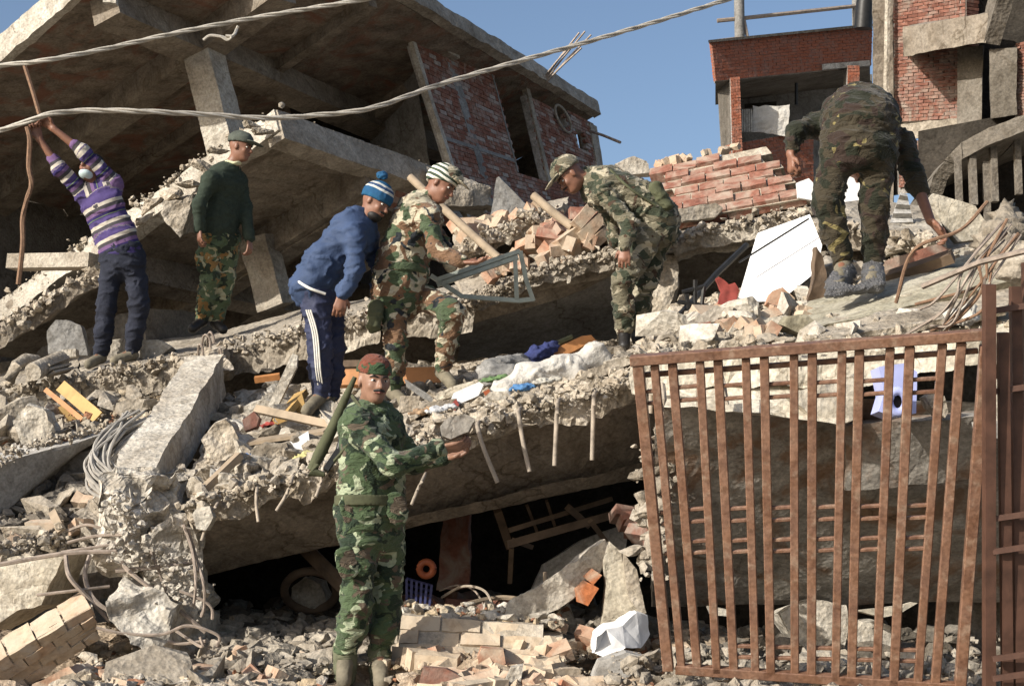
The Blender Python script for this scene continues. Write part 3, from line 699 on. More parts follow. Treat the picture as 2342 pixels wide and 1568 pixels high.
# rebar sprouting from roof + rod at the corner
for i, (a, b) in enumerate((((1243, 185), (1325, 75)), ((1246, 187), (1338, 72)), ((1250, 188), (1352, 80)), ((1247, 190), (1330, 110)), ((1240, 182), (1310, 100)))):
    tube('rebar', [V(*a, 17.5), V((a[0]+b[0])/2-2, (a[1]+b[1])/2, 17.4), V(*b, 17.3)], .012, REBAR, B1)
tube('rebar', [V(1350, 300, 18.6), V(1380, 310, 18.2), V(1419, 326, 18)], .018, REBAR, B1)
# ---- second tilted floor slab -------------------------------------------------------------
K2, L2, R2 = V(640, 287, 12.9), V(-110, 800, 15), V(1115, 455, 15.5)
PL2 = plane(K2, L2, R2); n2 = PL2[1]; k2l = (L2-K2).normalized(); k2r = (R2-K2).normalized(); X2 = L2+R2-K2
S2 = empty('tilted_floor_slab', K2-n2*1, 'tilted floor slab with ribbed underside and a peaked corner, behind the man in the green sweater', 'concrete slab')
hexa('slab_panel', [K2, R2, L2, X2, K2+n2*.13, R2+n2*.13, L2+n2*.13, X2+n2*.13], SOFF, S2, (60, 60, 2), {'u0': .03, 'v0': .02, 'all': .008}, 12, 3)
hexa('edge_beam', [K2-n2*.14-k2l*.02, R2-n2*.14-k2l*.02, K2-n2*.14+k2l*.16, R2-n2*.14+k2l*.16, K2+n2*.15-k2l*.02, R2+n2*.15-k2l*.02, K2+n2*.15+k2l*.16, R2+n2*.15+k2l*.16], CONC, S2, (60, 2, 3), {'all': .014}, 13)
hexa('edge_beam', [K2-n2*.05-k2r*.02, L2-n2*.05-k2r*.02, K2-n2*.05+k2r*.16, L2-n2*.05+k2r*.16, K2+n2*.15-k2r*.02, L2+n2*.15-k2r*.02, K2+n2*.15+k2r*.16, L2+n2*.15+k2r*.16], CONCL, S2, (80, 2, 3), {'all': .02}, 14)  # paler than the right edge beam: sunlight put into its colour
for px, py, w_, h_ in ((800, 420, .22, .32), (905, 470, .22, .30), (700, 470, .20, .3)):
    girder('rib', px, py, k2l, -.8 if px != 800 else -1.2, 5, w_, h_, SOFF, S2, PL2, n2, px)
girder('rib', 330, 600, k2r, -1, 4, .22, .3, SOFF, S2, PL2, n2, 5)
rubrow([K2+n2*.15, K2.lerp(L2, .2)+n2*.17, K2.lerp(L2, .45)+n2*.16, K2.lerp(L2, .8)+n2*.15], 320, .015, .09, .04, AGG, 5, S2)
rubrow([K2+n2*.15, R2+n2*.15], 30, .01, .04, .03, AGG, 6, S2)
# shattered end of the same slab and stub hanging over the left side
hexa('broken_stub', [V(372, 490, 12.7), V(412, 545, 12.7), V(400, 480, 13.1), V(450, 530, 13.1), V(368, 470, 12.7), V(440, 440, 12.7), V(395, 455, 13.1), V(450, 430, 13.1)], AGG, S2, (10, 6, 10), {'all': .04}, 17, 4)
for q in ((345, 470, .28, .12), (392, 445, .3, .16), (430, 420, .25, .12), (470, 385, .3, .14), (330, 500, .22, .12), (500, 345, .22, .1), (600, 300, .25, .1), (575, 285, .2, .1)):
    inst('broken_lump', R.choice(RK_AGG), Matrix.Translation(V(q[0], q[1], 12.8)) @ rotm(R, False) @ Matrix.Diagonal((q[2], q[3]*1.4, q[3], 1)), S2)
# brick stub wall under right end of that slab, seen behind the beanie
q_ = (V(860, 375, 14.2), V(1000, 430, 14.8), V(1060, 520, 14.9), V(870, 470, 14.3))
T = empty('hanging_brick_stub', q_[2], 'remnant of brick infill hanging below the tilted slab edge behind the beanie wearer', 'brick wall')
brick_wall(T, *q_, Vector((.1, .3, 0)), 6, 7, BK['red_brick_mortar_smeared'][0], (), 300, seed=8)
# broken slab end pointing right below the slab (grey nose)
o = hexa('broken_slab_end', [V(1000, 470, 13.6), V(1125, 470, 13.9), V(1000, 480, 14.6), V(1120, 480, 14.6), V(975, 385, 13.6), V(1118, 430, 13.9), V(980, 380, 14.6), V(1110, 425, 14.6)], CONC, None, (20, 10, 8), {'all': .03, 'u1': .07}, 21, 3)
tag(o, 'jagged grey slab end sticking out right of the striped wool hat', 'concrete slab')
o = hexa('leaning_plaster_slab', [V(1118, 520, 13), V(1215, 480, 13), V(1120, 520, 13.1), V(1217, 480, 13.1), V(1135, 408, 13), V(1140, 405, 13), V(1137, 406, 13.1), V(1142, 404, 13.1)], PLAST, None, (8, 1, 8), {'all': .01}, 2)
tag(o, 'triangular grey plaster panel leaning in front of the brick side wall', 'wall panel')
# wooden poles
def pole(a, b, r, mat, lab, cat='pole', d0=11.2, d1=11.2):
    o = tube('wooden_pole', [V(*a, d0), V((a[0]+b[0])/2, (a[1]+b[1])/2+2, (d0+d1)/2), V(*b, d1)], r, mat, None, 3, 8); return tag(o, lab, cat)
pole((938, 405), (1140, 590), .032, WOODP, 'long pale wooden pole slanting down behind the brown camouflage soldier', d0=11.4, d1=10.9)
pole((1220, 447), (1310, 520), .034, WOODP, 'short pale wooden pole end sticking up left of the brick pile', d0=11.2, d1=11)
# ---- dark collapsed storeys on the far left ------------------------------------------------
def rubslab(name, tl, tr, br, bl, th, lab, mat=CONC, rough=.03, n=(70, 14, 4), seed=0, edge=True, emat=AGG, cnt=350, cat='concrete slab', mx=.13, er=.05, front=.06):
    E = empty(name, (tl+tr)/2+th, lab, cat)
    slab('slab_panel', tl, tr, br, bl, th, mat, E, n=n, rough={'v0': front, 'all': rough}, seed=seed)
    if edge: rubrow([tl, tl.lerp(tr, .5), tr], cnt, .015, mx, er, emat, seed, E)
    return E
def plank(name, a, b, d0, d1, w, h, mat, lab, cat='plank', side=Vector((1, -.2, .5))):
    o = beam(name, V(*a, d0), V(*b, d1), w, h, side, mat, None, n=(6, 1, 1), rough={'all': .002}); return tag(o, lab, cat)
plank('concrete_ledge', (28, 600), (215, 597), 13.3, 13.0, .16, .13, CONC, 'narrow horizontal concrete ledge left of the striped sweater man at hip height', 'concrete beam', Vector((0, 1, 0)))
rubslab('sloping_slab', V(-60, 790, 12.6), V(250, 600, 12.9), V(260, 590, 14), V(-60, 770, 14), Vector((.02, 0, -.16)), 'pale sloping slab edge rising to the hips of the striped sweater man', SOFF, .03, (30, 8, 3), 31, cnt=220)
rubslab('lower_sloping_slab', V(-60, 860, 12.9), V(330, 700, 13.2), V(500, 720, 14.5), V(-60, 850, 14.5), Vector((.05, .1, -.5)), 'dark sloping slab underside behind the legs of the striped sweater man', CONCD, .02, (20, 6, 4), 33, False)
# upright chunk + small blocks
def chunkat(px, py, d, s, meshes, lab, rz=0, name='concrete_chunk', cat='concrete chunk', rx=0):
    M = Matrix.Translation(V(px, py, d)) @ Matrix.Rotation(rz, 4, 'Z') @ Matrix.Rotation(rx, 4, 'Y') @ Matrix.Diagonal((*s, 1))
    return tag(inst(name, meshes[int(abs(px*7+py)) % len(meshes)], M), lab, cat)
def block(name, poly, d, depth, mat, lab, cat='concrete chunk', rough=.02, n=5, seed=0, dd=None, parent=None, pl=None):
    """prism from an outline seen from the street; depth runs away from it."""
    dd = dd or [0]*len(poly); f = [hit(x, y, pl) if pl else V(x, y, d+e) for (x, y), e in zip(poly, dd)]; dv = depth if isinstance(depth, Vector) else Vector((0, depth, 0))
    bm = bmesh.new(); a = [bm.verts.new(p) for p in f]; b = [bm.verts.new(p+dv) for p in f]
    bm.faces.new(a); bm.faces.new(b[::-1])
    for i in range(len(a)): j = (i+1) % len(a); bm.faces.new((a[i], b[i], b[j], a[j]))
    bmesh.ops.recalc_face_normals(bm, faces=bm.faces); bmesh.ops.triangulate(bm, faces=bm.faces)
    for _ in range(2 if n > 2 else 1):
        L = sorted(e.calc_length() for e in bm.edges)
        bmesh.ops.subdivide_edges(bm, edges=[e for e in bm.edges if e.calc_length() > .04], cuts=n if _ == 0 else 1, use_grid_fill=True)
    for v in bm.verts:
        p = v.co*3.5+Vector((seed*5., 0, 0)); q = v.co*14
        v.co += Vector((mnoise.noise(p), mnoise.noise(p+Vector((7, 0, 0))), mnoise.noise(p+Vector((0, 7, 0)))))*rough+Vector((mnoise.noise(q), mnoise.noise(q+Vector((7, 0, 0))), mnoise.noise(q+Vector((0, 7, 0)))))*rough*.5
    P = [tuple(v.co) for v in bm.verts]; bm.verts.index_update(); F = [[v.index for v in q.verts] for q in bm.faces]; bm.free()
    o = mk(name, P, F, mat, parent)
    if lab: tag(o, lab, cat)
    return o
block('upright_wall_fragment', [(112, 812), (110, 755), (128, 730), (152, 728), (185, 745), (200, 812)], 12.2, .10, PLAST, 'upright grey wall fragment with a pale stepped edge left of the striped sweater man', 'wall fragment', .02, 4, 2)
block('small_block', [(140, 800), (172, 797), (174, 815), (142, 818)], 12.0, .09, CONCL, 'small pale block lying in front of the upright wall fragment', 'concrete block', .006, 2, 2)
block('pale_block', [(250, 775), (290, 772), (288, 805), (270, 820), (250, 815)], 12.15, .16, CONCL, 'pale concrete block showing between the legs of the striped sweater man', 'concrete block', .012, 3, 5)
block('tilted_block', [(325, 780), (362, 776), (392, 795), (372, 815), (322, 822)], 12.15, .2, CONCL, 'tilted pale block just right of the striped sweater man', 'concrete block', .015, 3, 6)
# ---- middle slab B on which the standing men stand -----------------------------------------
FBm = [(-60, 905, 11.6), (180, 865, 11.6), (470, 815, 11.5), (690, 755, 11.2), (870, 712, 11.0), (1075, 695, 10.9)]
BKk = [(-60, 850, 13.6), (180, 800, 13.6), (470, 765, 13.6), (690, 705, 13.6), (870, 680, 13.6), (1075, 650, 13.6)]
SB = empty('standing_slab', V(400, 880, 11.8), 'long broken floor slab with rubble edge on which the striped sweater man and green sweater man stand', 'concrete slab')
for i in range(5):
    a, b, c, d = V(*FBm[i]), V(*FBm[i+1]), V(*BKk[i+1]), V(*BKk[i])
    slab('slab_panel', a, b, c, d, Vector((0, .05, -.22)), CONC, SB, n=(30, 16, 5), rough={'v0': .05, 'all': .02}, seed=40+i)
rubrow([V(*q) for q in FBm], 900, .012, .10, .055, AGG, 41, SB)
rubrow([V(x, y+14, d) for x, y, d in FBm], 250, .015, .09, .05, AGG, 42, SB)
# dark lower lip + rounded smooth beam below on the left
tube('smooth_beam', [V(110, 925, 11.75), V(250, 905, 11.75), V(360, 885, 11.75), V(450, 866, 11.8)], .10, SOFF, SB, 4, 12)
tube('smooth_beam', [V(-80, 950, 11.8), V(60, 935, 11.8), V(240, 910, 11.85), V(460, 872, 11.9)], .14, SOFF, SB, 4, 12)
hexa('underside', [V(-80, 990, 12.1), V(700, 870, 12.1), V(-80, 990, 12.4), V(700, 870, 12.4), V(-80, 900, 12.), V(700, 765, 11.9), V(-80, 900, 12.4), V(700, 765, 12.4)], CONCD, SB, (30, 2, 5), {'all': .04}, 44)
hexa('underside', [V(640, 880, 12.2), V(1100, 880, 12.2), V(640, 880, 12.5), V(1100, 880, 12.5), V(640, 765, 11.7), V(1100, 710, 11.4), V(640, 765, 12.), V(1100, 710, 11.7)], SOFF, SB, (20, 2, 5), {'all': .02}, 45)
# ---- slab C: brick-laden broken slab on the right and its soffit ---------------------------
FC = [(1060, 690, 10.9), (1180, 640, 10.85), (1290, 605, 10.8), (1400, 572, 10.8), (1540, 545, 10.8), (1700, 512, 10.7), (1880, 478, 10.6)]
SCm = empty('brick_laden_slab', V(1400, 700, 11), 'broken concrete slab piled with bricks behind the bending camouflage soldier', 'concrete slab')
UP = [(1035, 600, 12.3), (1180, 545, 12.3), (1290, 520, 12.3), (1400, 500, 12.3), (1540, 490, 12.3), (1700, 470, 12.3), (1880, 440, 12.3)]
for i in range(6):
    slab('slab_panel', V(*FC[i]), V(*FC[i+1]), V(*UP[i+1]), V(*UP[i]), Vector((.01, .02, -.11)), CONC, SCm, n=(24, 12, 5), rough={'v0': .045, 'all': .02}, seed=50+i)
rubrow([V(*q) for q in FC], 800, .010, .085, .045, AGG, 51, SCm)
rubrow([V(x, y+12, d) for x, y, d in FC[:5]], 450, .015, .07, .03, AGG, 52, SCm)
# side beam below the edge then long plaster soffit
hexa('edge_beam', [V(1055, 712, 11.0), V(1545, 592, 10.95), V(1055, 712, 11.25), V(1545, 592, 11.2), V(1055, 685, 10.97), V(1545, 552, 10.9), V(1055, 685, 11.3), V(1545, 552, 11.2)], CONC, SCm, (60, 2, 6), {'all': .018}, 55)
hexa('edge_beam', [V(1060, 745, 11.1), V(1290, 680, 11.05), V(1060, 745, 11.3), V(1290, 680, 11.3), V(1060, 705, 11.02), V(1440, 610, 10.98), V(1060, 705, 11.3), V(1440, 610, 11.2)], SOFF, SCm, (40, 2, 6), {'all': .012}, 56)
hexa('soffit', [V(1040, 900, 12.4), V(1560, 800, 12.2), V(1040, 930, 12.8), V(1560, 830, 12.6), V(1055, 700, 11.15), V(1600, 545, 11.1), V(1055, 680, 11.5), V(1600, 540, 11.5)], PLAST, SCm, (40, 2, 24), {'all': .012}, 57, 2)
hexa('edge_beam', [V(1545, 598, 10.9), V(1900, 520, 10.7), V(1545, 590, 11.15), V(1900, 515, 11.), V(1545, 552, 10.85), V(1900, 482, 10.65), V(1545, 545, 11.2), V(1900, 480, 11.)], CONC, SCm, (50, 2, 6), {'all': .03}, 58)
hexa('soffit', [V(1540, 790, 12.0), V(1920, 760, 11.5), V(1540, 800, 12.3), V(1920, 760, 11.9), V(1540, 590, 11.0), V(1920, 505, 10.8), V(1540, 585, 11.3), V(1920, 500, 11.1)], CONCD, SCm, (20, 2, 12), {'all': .02}, 59)
# vertical rough pier beneath bending soldier's seat
block('crumbled_pier', [(1500, 590), (1545, 585), (1550, 650), (1530, 700), (1490, 780), (1455, 790), (1465, 690)], 10.85, .25, AGG, 'crumbling concrete pier beside the legs of the bending camouflage soldier', 'concrete pier', .04, 5, 9)
# upper broken ledge with bricks (between pole and brick pile)
rubslab('broken_ledge', V(1035, 585, 11.5), V(1268, 480, 11.6), V(1300, 455, 12.6), V(1040, 520, 12.6), Vector((0, .02, -.09)), 'narrow broken concrete ledge rising behind the raised hand of the brown camouflage soldier', CONC, .03, (40, 8, 4), 61, cnt=260)
brickscatter([V(1040, 560, 11.5), V(1240, 490, 11.7), V(1250, 475, 12.3), V(1040, 530, 12.3)], 16, BDUST, 'dusty broken brick lying on the narrow ledge below the brick side wall', 'bricks on the narrow ledge', 3)
# heap of loose bricks
brickscatter([V(1205, 595, 10.9), V(1420, 555, 10.9), V(1430, 505, 11.7), V(1215, 530, 11.7)], 34, BDUST, 'dusty red brick in the loose pile in front of the bending camouflage soldier', 'loose brick pile', 5, .23, .35)
brickscatter([V(1230, 560, 11.1), V(1420, 530, 11.1), V(1430, 480, 11.6), V(1290, 500, 11.6)], 26, BLIT, 'red brick high in the loose pile in front of the bending camouflage soldier', 'upper bricks of the loose pile', 6, .23, .3)
for i, (x, y, a, b) in enumerate(((1300, 545, .5, .1), (1352, 520, .3, .5), (1365, 545, .6, .2), (1310, 585, .4, .3), (1260, 580, .7, .1), (1340, 490, .2, .7))):
    M = Matrix.Translation(V(x, y, 10.95)) @ Matrix.Rotation(a, 4, 'Z') @ Matrix.Rotation(-.6-b*.4, 4, 'Y') @ Matrix.Diagonal((.24, .115, .085, 1))
    tag(inst('loose_brick', BK['dust_covered_brick'][0][i % 6], M), 'whole dusty brick on the front face of the loose brick pile', 'brick', 'whole bricks on the front of the pile')
brickscatter([V(1080, 655, 10.8), V(1200, 620, 10.8), V(1200, 590, 11.4), V(1080, 620, 11.4)], 14, BDUST, 'dusty brick piece lying below the raised hand of the brown camouflage soldier', 'bricks below the raised hand', 8, .2, .7)
# fallen panel of big bricks
fq = (V(1482, 392, 11.9), V(1752, 335, 11.6), V(1850, 452, 10.9), V(1548, 505, 11.1))
FP_ = empty('fallen_brick_panel', fq[3], 'fallen slab of red brickwork with deep joints behind the bending camouflage soldier', 'brick wall')
brick_wall(FP_, *fq, Vector((.05, .16, -.05)), 7, 5, BK['dusty_red_brick'][0], (), 300, MORTD, .24, .022, 5, lambda u, v: v > .14*abs(math.sin(u*19)+.6*math.sin(u*47+1))-.04 and u > .05*(1+math.sin(v*31)) and u < .96+.05*math.sin(v*23), jit=.016)
o = block('concrete_lump', [(1545, 480), (1580, 470), (1640, 462), (1655, 475), (1640, 492), (1560, 505)], 10.9, .12, CONC, 'grey mortar lump lying along the foot of the fallen brick panel', 'concrete chunk', .02, 4, 14)
block('pale_offcut', [(1405, 375), (1450, 355), (1480, 368), (1490, 395), (1440, 400)], 12, .15, CONCL, 'pale rounded block on top of the wall behind the bending soldier\'s back', 'concrete block', .01, 3, 3)
brickscatter([V(1470, 400, 12), V(1560, 375, 12), V(1560, 365, 12.2), V(1470, 390, 12.2)], 7, BDUST, 'brick fragment balanced on the top edge of the fallen brick panel', 'fragments on the brick panel top', 12, .16, .9)
brickscatter([V(1560, 375, 11.8), V(1740, 335, 11.7), V(1740, 330, 11.8), V(1560, 370, 11.9)], 6, BDUST, 'thin brick chip on the upper right edge of the fallen brick panel', 'chips on the brick panel edge', 13, .12, 1)
# steel window frame held by the brown soldier
WF = empty('steel_window_frame', V(1200, 690, 10.4), 'bent grey green steel window frame beside the raised hand of the brown camouflage soldier', 'window frame')
for a, b in (((1000, 640), (1190, 574)), ((1190, 574), (1203, 640)), ((1203, 640), (1220, 688)), ((1178, 590), (1182, 686)), ((1060, 678), (1190, 688)), ((985, 630), (1060, 680)), ((1185, 688), (1222, 684)), ((1000, 652), (1185, 588))):
    v, f = bargeo(V(*a, 10.3), V(*b, 10.3), .035, .03, Vector((0, 1, 0))); mk('frame_bar', v, f, STEELP, WF)
PALEAGG = stone('pale_exposed_aggregate', (.34, .30, .25), (.50, .46, .395), (.62, .58, .52), sc=5, gritty=1.8)
# ---- fallen column D ------------------------------------------------------------------------
DA, DB = V(474, 858, 10.9), V(310, 1125, 8.7)
o = beam('fallen_column', DA, DB, .27, .28, Vector((.86, -.42, -.10)), CONCL, None, n=(60, 8, 8), rough={'all': .012, 'u0': .05, 'u1': .06, 'v0': .02}, seed=70, freq=4)
tag(o, 'long pale square concrete column leaning down from the upper slab to the broken lumps at left', 'concrete column')
rubrow([V(445, 880, 10.7), V(385, 965, 10.2), V(300, 1080, 9.3)], 180, .02, .10, .04, AGG, 71, o)
hexa('column_head', [V(420, 880, 10.9), V(520, 845, 10.9), V(420, 880, 11.4), V(520, 845, 11.4), V(410, 820, 11.), V(512, 800, 11.), V(410, 815, 11.4), V(512, 800, 11.4)], AGG, o, (12, 8, 8), {'all': .06}, 72, 4)
for x, y, w_, h_ in ((462, 768, 18, 34), (474, 762, 14, 30), (500, 800, 6, 60), (452, 790, 12, 48)):
    tube('rebar', [V(x, y+h_, 11.1), V(x+2, y+6, 11.05), V(x+w_*.5, y-3, 11.0), V(x+w_, y+8, 11.0), V(x+w_+1, y+h_*.8, 11.0)], .009, REBAR, o, 4)
# crumbling knuckle and big boulder
block('crumbled_column_foot', [(225, 1130), (270, 1085), (330, 1080), (395, 1090), (415, 1180), (400, 1260), (330, 1270), (290, 1310), (220, 1290), (200, 1240), (215, 1180)], 8.25, .6, PALEAGG, 'crumbled foot of the fallen column with coarse exposed aggregate', 'concrete chunk', .11, 9, 23, [0, .1, .1, .2, .3, .2, .05, 0, 0, 0, 0])
block('aggregate_lump', [(300, 1240), (380, 1190), (420, 1230), (440, 1330), (460, 1380), (400, 1420), (320, 1330)], 8.3, .5, PALEAGG, 'coarse lump wedged between the fallen column foot and the dark opening', 'concrete chunk', .09, 8, 24)
block('pale_boulder', [(242, 1362), (290, 1312), (345, 1352), (395, 1390), (462, 1400), (468, 1480), (420, 1502), (345, 1505), (300, 1470), (245, 1418)], 7.95, .5, CONCL, 'big pale broken boulder tangled in rebar at the lower left', 'concrete chunk', .05, 8, 25, [0, .2, .1, .1, .35, .35, .2, -.1, -.1, 0])
rubrow([V(245, 1130, 8.2), V(320, 1190, 8.1), V(270, 1270, 8.1), V(370, 1260, 8.15), V(420, 1330, 8.15), V(430, 1400, 8.1)], 260, .015, .075, .06, PALEAGG, 73, None, 'rubble').__setitem__('label', 'small crumbs clinging to the fallen column foot')
# ---- left lower slab E ----------------------------------------------------------------------
E_ = empty('smooth_fallen_slab', V(100, 1150, 9.6), 'smooth grey fallen slab curving into the lower left with a broken upper edge', 'concrete slab')
hexa('slab_face', [V(-80, 1245, 9.3), V(215, 1000, 10.1), V(-80, 1290, 9.8), V(250, 1000, 10.5), V(-80, 1085, 9.3), V(330, 965, 10.3), V(-80, 1050, 9.8), V(330, 950, 10.7)], SMOOTH, E_, (50, 6, 12), {'all': .012, 'w1': .03}, 80, 2)
rubrow([V(-60, 1085, 9.3), V(70, 1020, 9.6), V(200, 985, 9.9), V(370, 950, 10.3)], 400, .010, .06, .025, AGG, 81, E_)
block('grey_lump', [(30, 960), (60, 930), (95, 935), (120, 975), (100, 1010), (40, 1015)], 9.9, .25, CONCL, 'pale lump above the smooth fallen slab at the left edge', 'concrete chunk', .05, 6, 82)
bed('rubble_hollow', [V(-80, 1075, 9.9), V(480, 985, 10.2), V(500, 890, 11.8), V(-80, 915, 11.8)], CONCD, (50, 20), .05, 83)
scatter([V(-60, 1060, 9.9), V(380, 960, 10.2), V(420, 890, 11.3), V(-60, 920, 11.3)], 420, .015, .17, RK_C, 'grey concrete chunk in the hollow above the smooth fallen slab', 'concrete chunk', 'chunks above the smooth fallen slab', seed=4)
plank('orange_plank', (108, 893), (192, 962), 10.9, 10.6, .035, .05, WOODO, 'thin orange plank, left one of the pair leaning under the standing slab')
plank('orange_plank', (140, 882), (225, 955), 10.9, 10.6, .09, .025, WOODY, 'wide yellow plank, right one of the pair leaning under the standing slab')
block('brown_board', [(128, 935), (150, 920), (195, 955), (145, 965)], 10.8, .03, WOODY, 'triangular yellow board behind the leaning plank pair', 'board', .001, 2, 1)
# rolled cloths and pipe by the striped man's feet
tube('pipe', [V(75, 850, 11.3), V(140, 822, 11.7)], .07, CONC, None, 1, 14)['label'] = 'short grey pipe with open dark end left of the striped sweater man\'s feet'
COL.objects[-1]['category'] = 'pipe'
o = tube('cloth_roll', [V(20, 870, 11.4), V(38, 835, 11.4), V(58, 822, 11.5), V(85, 826, 11.6)], [.05]*4, CONC, None, 1, 8); tag(o, 'dusty curled sheet at the left beside the short pipe', 'cloth')
for i, (a, b) in enumerate((((105, 838), (150, 820)), ((108, 848), (155, 836)), ((115, 855), (160, 845)))):
    plank('flat_strip', a, b, 11.4, 11.6, .09, .02, CONC, ['upper', 'middle', 'lowest'][i]+' of three dusty strips stacked right of the short pipe', 'board')
# shaded rubble left
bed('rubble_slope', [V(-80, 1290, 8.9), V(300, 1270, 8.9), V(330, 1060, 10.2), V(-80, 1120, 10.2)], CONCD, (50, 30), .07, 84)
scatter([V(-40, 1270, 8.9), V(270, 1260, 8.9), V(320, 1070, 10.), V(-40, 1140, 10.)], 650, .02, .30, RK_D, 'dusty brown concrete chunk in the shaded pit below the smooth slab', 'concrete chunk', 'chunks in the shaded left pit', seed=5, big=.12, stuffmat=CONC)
brickscatter([V(0, 1260, 8.8), V(240, 1240, 8.8), V(280, 1100, 9.8), V(30, 1160, 9.8)], 5, BDUST, 'dusty brick half sunk in the shaded pit below the smooth slab', 'bricks in the shaded left pit', 9)
plank('wood_strip', (120, 1170), (140, 1215), 9., 8.8, .05, .02, WOODP, 'pale upright lath standing in the shaded rubble at left')
block('yellow_block', [(-20, 1285), (60, 1268), (148, 1262), (120, 1330), (95, 1385), (40, 1400), (-20, 1440)], 8.3, .5, YCONC, 'large pale yellow concrete block cut by the left edge of the view', 'concrete block', .02, 7, 85)
rubrow([V(-20, 1262, 8.4), V(60, 1250, 8.5), V(150, 1240, 8.6)], 240, .02, .09, .06, AGG, 86, None, 'rubble')['label'] = 'small gravel heaped on the large yellow block at left'
bq = (V(-40, 1530, 7.7), V(212, 1385, 7.9), V(226, 1455, 8.0), V(-40, 1640, 7.8))
BC = empty('brick_wall_chunk', bq[3], 'toppled chunk of dusty brickwork in the lower left corner', 'brick wall')
brick_wall(BC, *bq, Vector((-.12, .30, .05)), 4, 4, BK['tan_caked_brick'][0], (), 300, MORTD, .10, .012, 9, jit=.008)
brick_wall(BC, V(-80, 1510, 8.1), V(190, 1368, 8.3), V(212, 1385, 7.92), V(-40, 1530, 7.72), Vector((0, .05, -.12)), 2, 4, BK['tan_caked_brick'][0], (), 300, MORTD, .10, .012, 10, jit=.008)
# foreground bed
bed('rubble_ground', [V(-200, 1720, 6.0), V(2600, 1720, 5.6), V(2600, 1430, 10.5), V(-200, 1440, 10.5)], TAN, (160, 60), .07, 90)
scatter([V(120, 1600, 6.6), V(800, 1600, 6.6), V(800, 1490, 8.6), V(220, 1490, 8.3)], 2600, .010, .16, RK_AGG, 'grey lump in the foreground gravel left of the posing soldier\'s feet', 'concrete chunk', 'lumps in the left foreground gravel', seed=6, big=.10)
scatter([V(450, 1530, 7.4), V(900, 1530, 7.4), V(900, 1420, 9.4), V(470, 1420, 9.4)], 1500, .010, .18, RK_C, 'brown dusty chunk on the shaded ground behind the posing soldier\'s boots', 'concrete chunk', 'chunks behind the boots', seed=16, big=.10, stuffmat=CONC)
scatter([V(880, 1640, 6.3), V(1560, 1640, 6.3), V(1560, 1460, 8.2), V(880, 1500, 8.0)], 2200, .010, .17, RK_T, 'dusty tan chunk in the sunlit foreground rubble right of the posing soldier', 'concrete chunk', 'chunks in the sunlit foreground', seed=7, big=.11)
brickscatter([V(880, 1600, 6.8), V(1480, 1600, 6.8), V(1500, 1470, 8.0), V(900, 1500, 7.9)], 60, BTAN, 'dust caked brick in the sunlit foreground rubble right of the posing soldier', 'bricks in the sunlit foreground', 10, .22, .6)
brickscatter([V(200, 1610, 6.8), V(760, 1610, 6.8), V(760, 1510, 8.0), V(300, 1510, 7.9)], 22, BDUST, 'dusty brick piece among the gravel left of the posing soldier', 'bricks in the left foreground', 11, .2, .7)
brickscatter([V(880, 1600, 6.8), V(1480, 1600, 6.8), V(1500, 1470, 8.0), V(900, 1500, 7.9)], 34, BDUST, 'reddish brick piece in the sunlit foreground rubble right of the posing soldier', 'reddish bricks in the sunlit foreground', 110, .22, .6)
scatter([V(1400, 1640, 5.9), V(2200, 1640, 5.6), V(2200, 1530, 7.0), V(1400, 1470, 7.0)], 900, .010, .16, RK_C, 'pale stone at the foot of the brown gate', 'concrete chunk', 'stones at the foot of the gate', seed=8, big=.10, stuffmat=CONC)
block('corner_block', [(70, 1568), (160, 1525), (180, 1540), (168, 1600), (60, 1620)], 7.2, .3, BDUST, 'dusty broken brick block at the bottom left of the view', 'brick block', .015, 4, 91)
# bricks wall lump in the middle foreground
bw = (V(918, 1408, 7.9), V(1290, 1432, 7.8), V(1285, 1540, 7.6), V(905, 1545, 7.65))
BWl = empty('brick_wall_lump', bw[3], 'low lump of dust caked brickwork lying right of the posing soldier\'s boots', 'brick wall')
brick_wall(BWl, *bw, Vector((.0, .42, .03)), 4, 4, BK['tan_caked_brick'][0], (), 300, MORTD, .10, .012, 12, lambda u, v: not (u > .85 and v < .2) and not (v > .72 and .18 < u < .32), jit=.014)
scatter([V(930, 1412, 7.95), V(1290, 1430, 7.85), V(1290, 1395, 8.3), V(930, 1385, 8.4)], 400, .012, .12, RK_L, 'pale lump resting on top of the low brickwork lump', 'concrete chunk', 'lumps on the low brickwork', seed=9, big=.09)
# ---- slab A, front lower slab with hooks ----------------------------------------------------
A1, A2, A3, A4 = V(425, 1160, 8.15), V(1475, 868, 8.45), V(1600, 745, 11.3), V(500, 905, 11.4)
def onA(u, v): return (A1*(1-u)+A2*u)*(1-v)+(A4*(1-u)+A3*u)*v
SA = empty('front_slab', onA(.5, 0)-Z*.3, 'front broken floor slab with bent reinforcement hooks hanging from its pale crumbled edge', 'concrete slab')
slab('slab_panel', A1, A2, A3, A4, Vector((0, .03, -.12)), AGG, SA, n=(150, 30, 6), rough={'v0': .065, 'all': .028}, seed=100, freq=4.5)
rubrow([onA(0, 0), onA(1, 0)], 800, .012, .10, .035, AGG, 101, SA)
rubrow([onA(.42, .07), onA(1, .07)], 650, .012, .13, .06, AGG, 102, SA)
PLA = plane(A1, A2, A4)
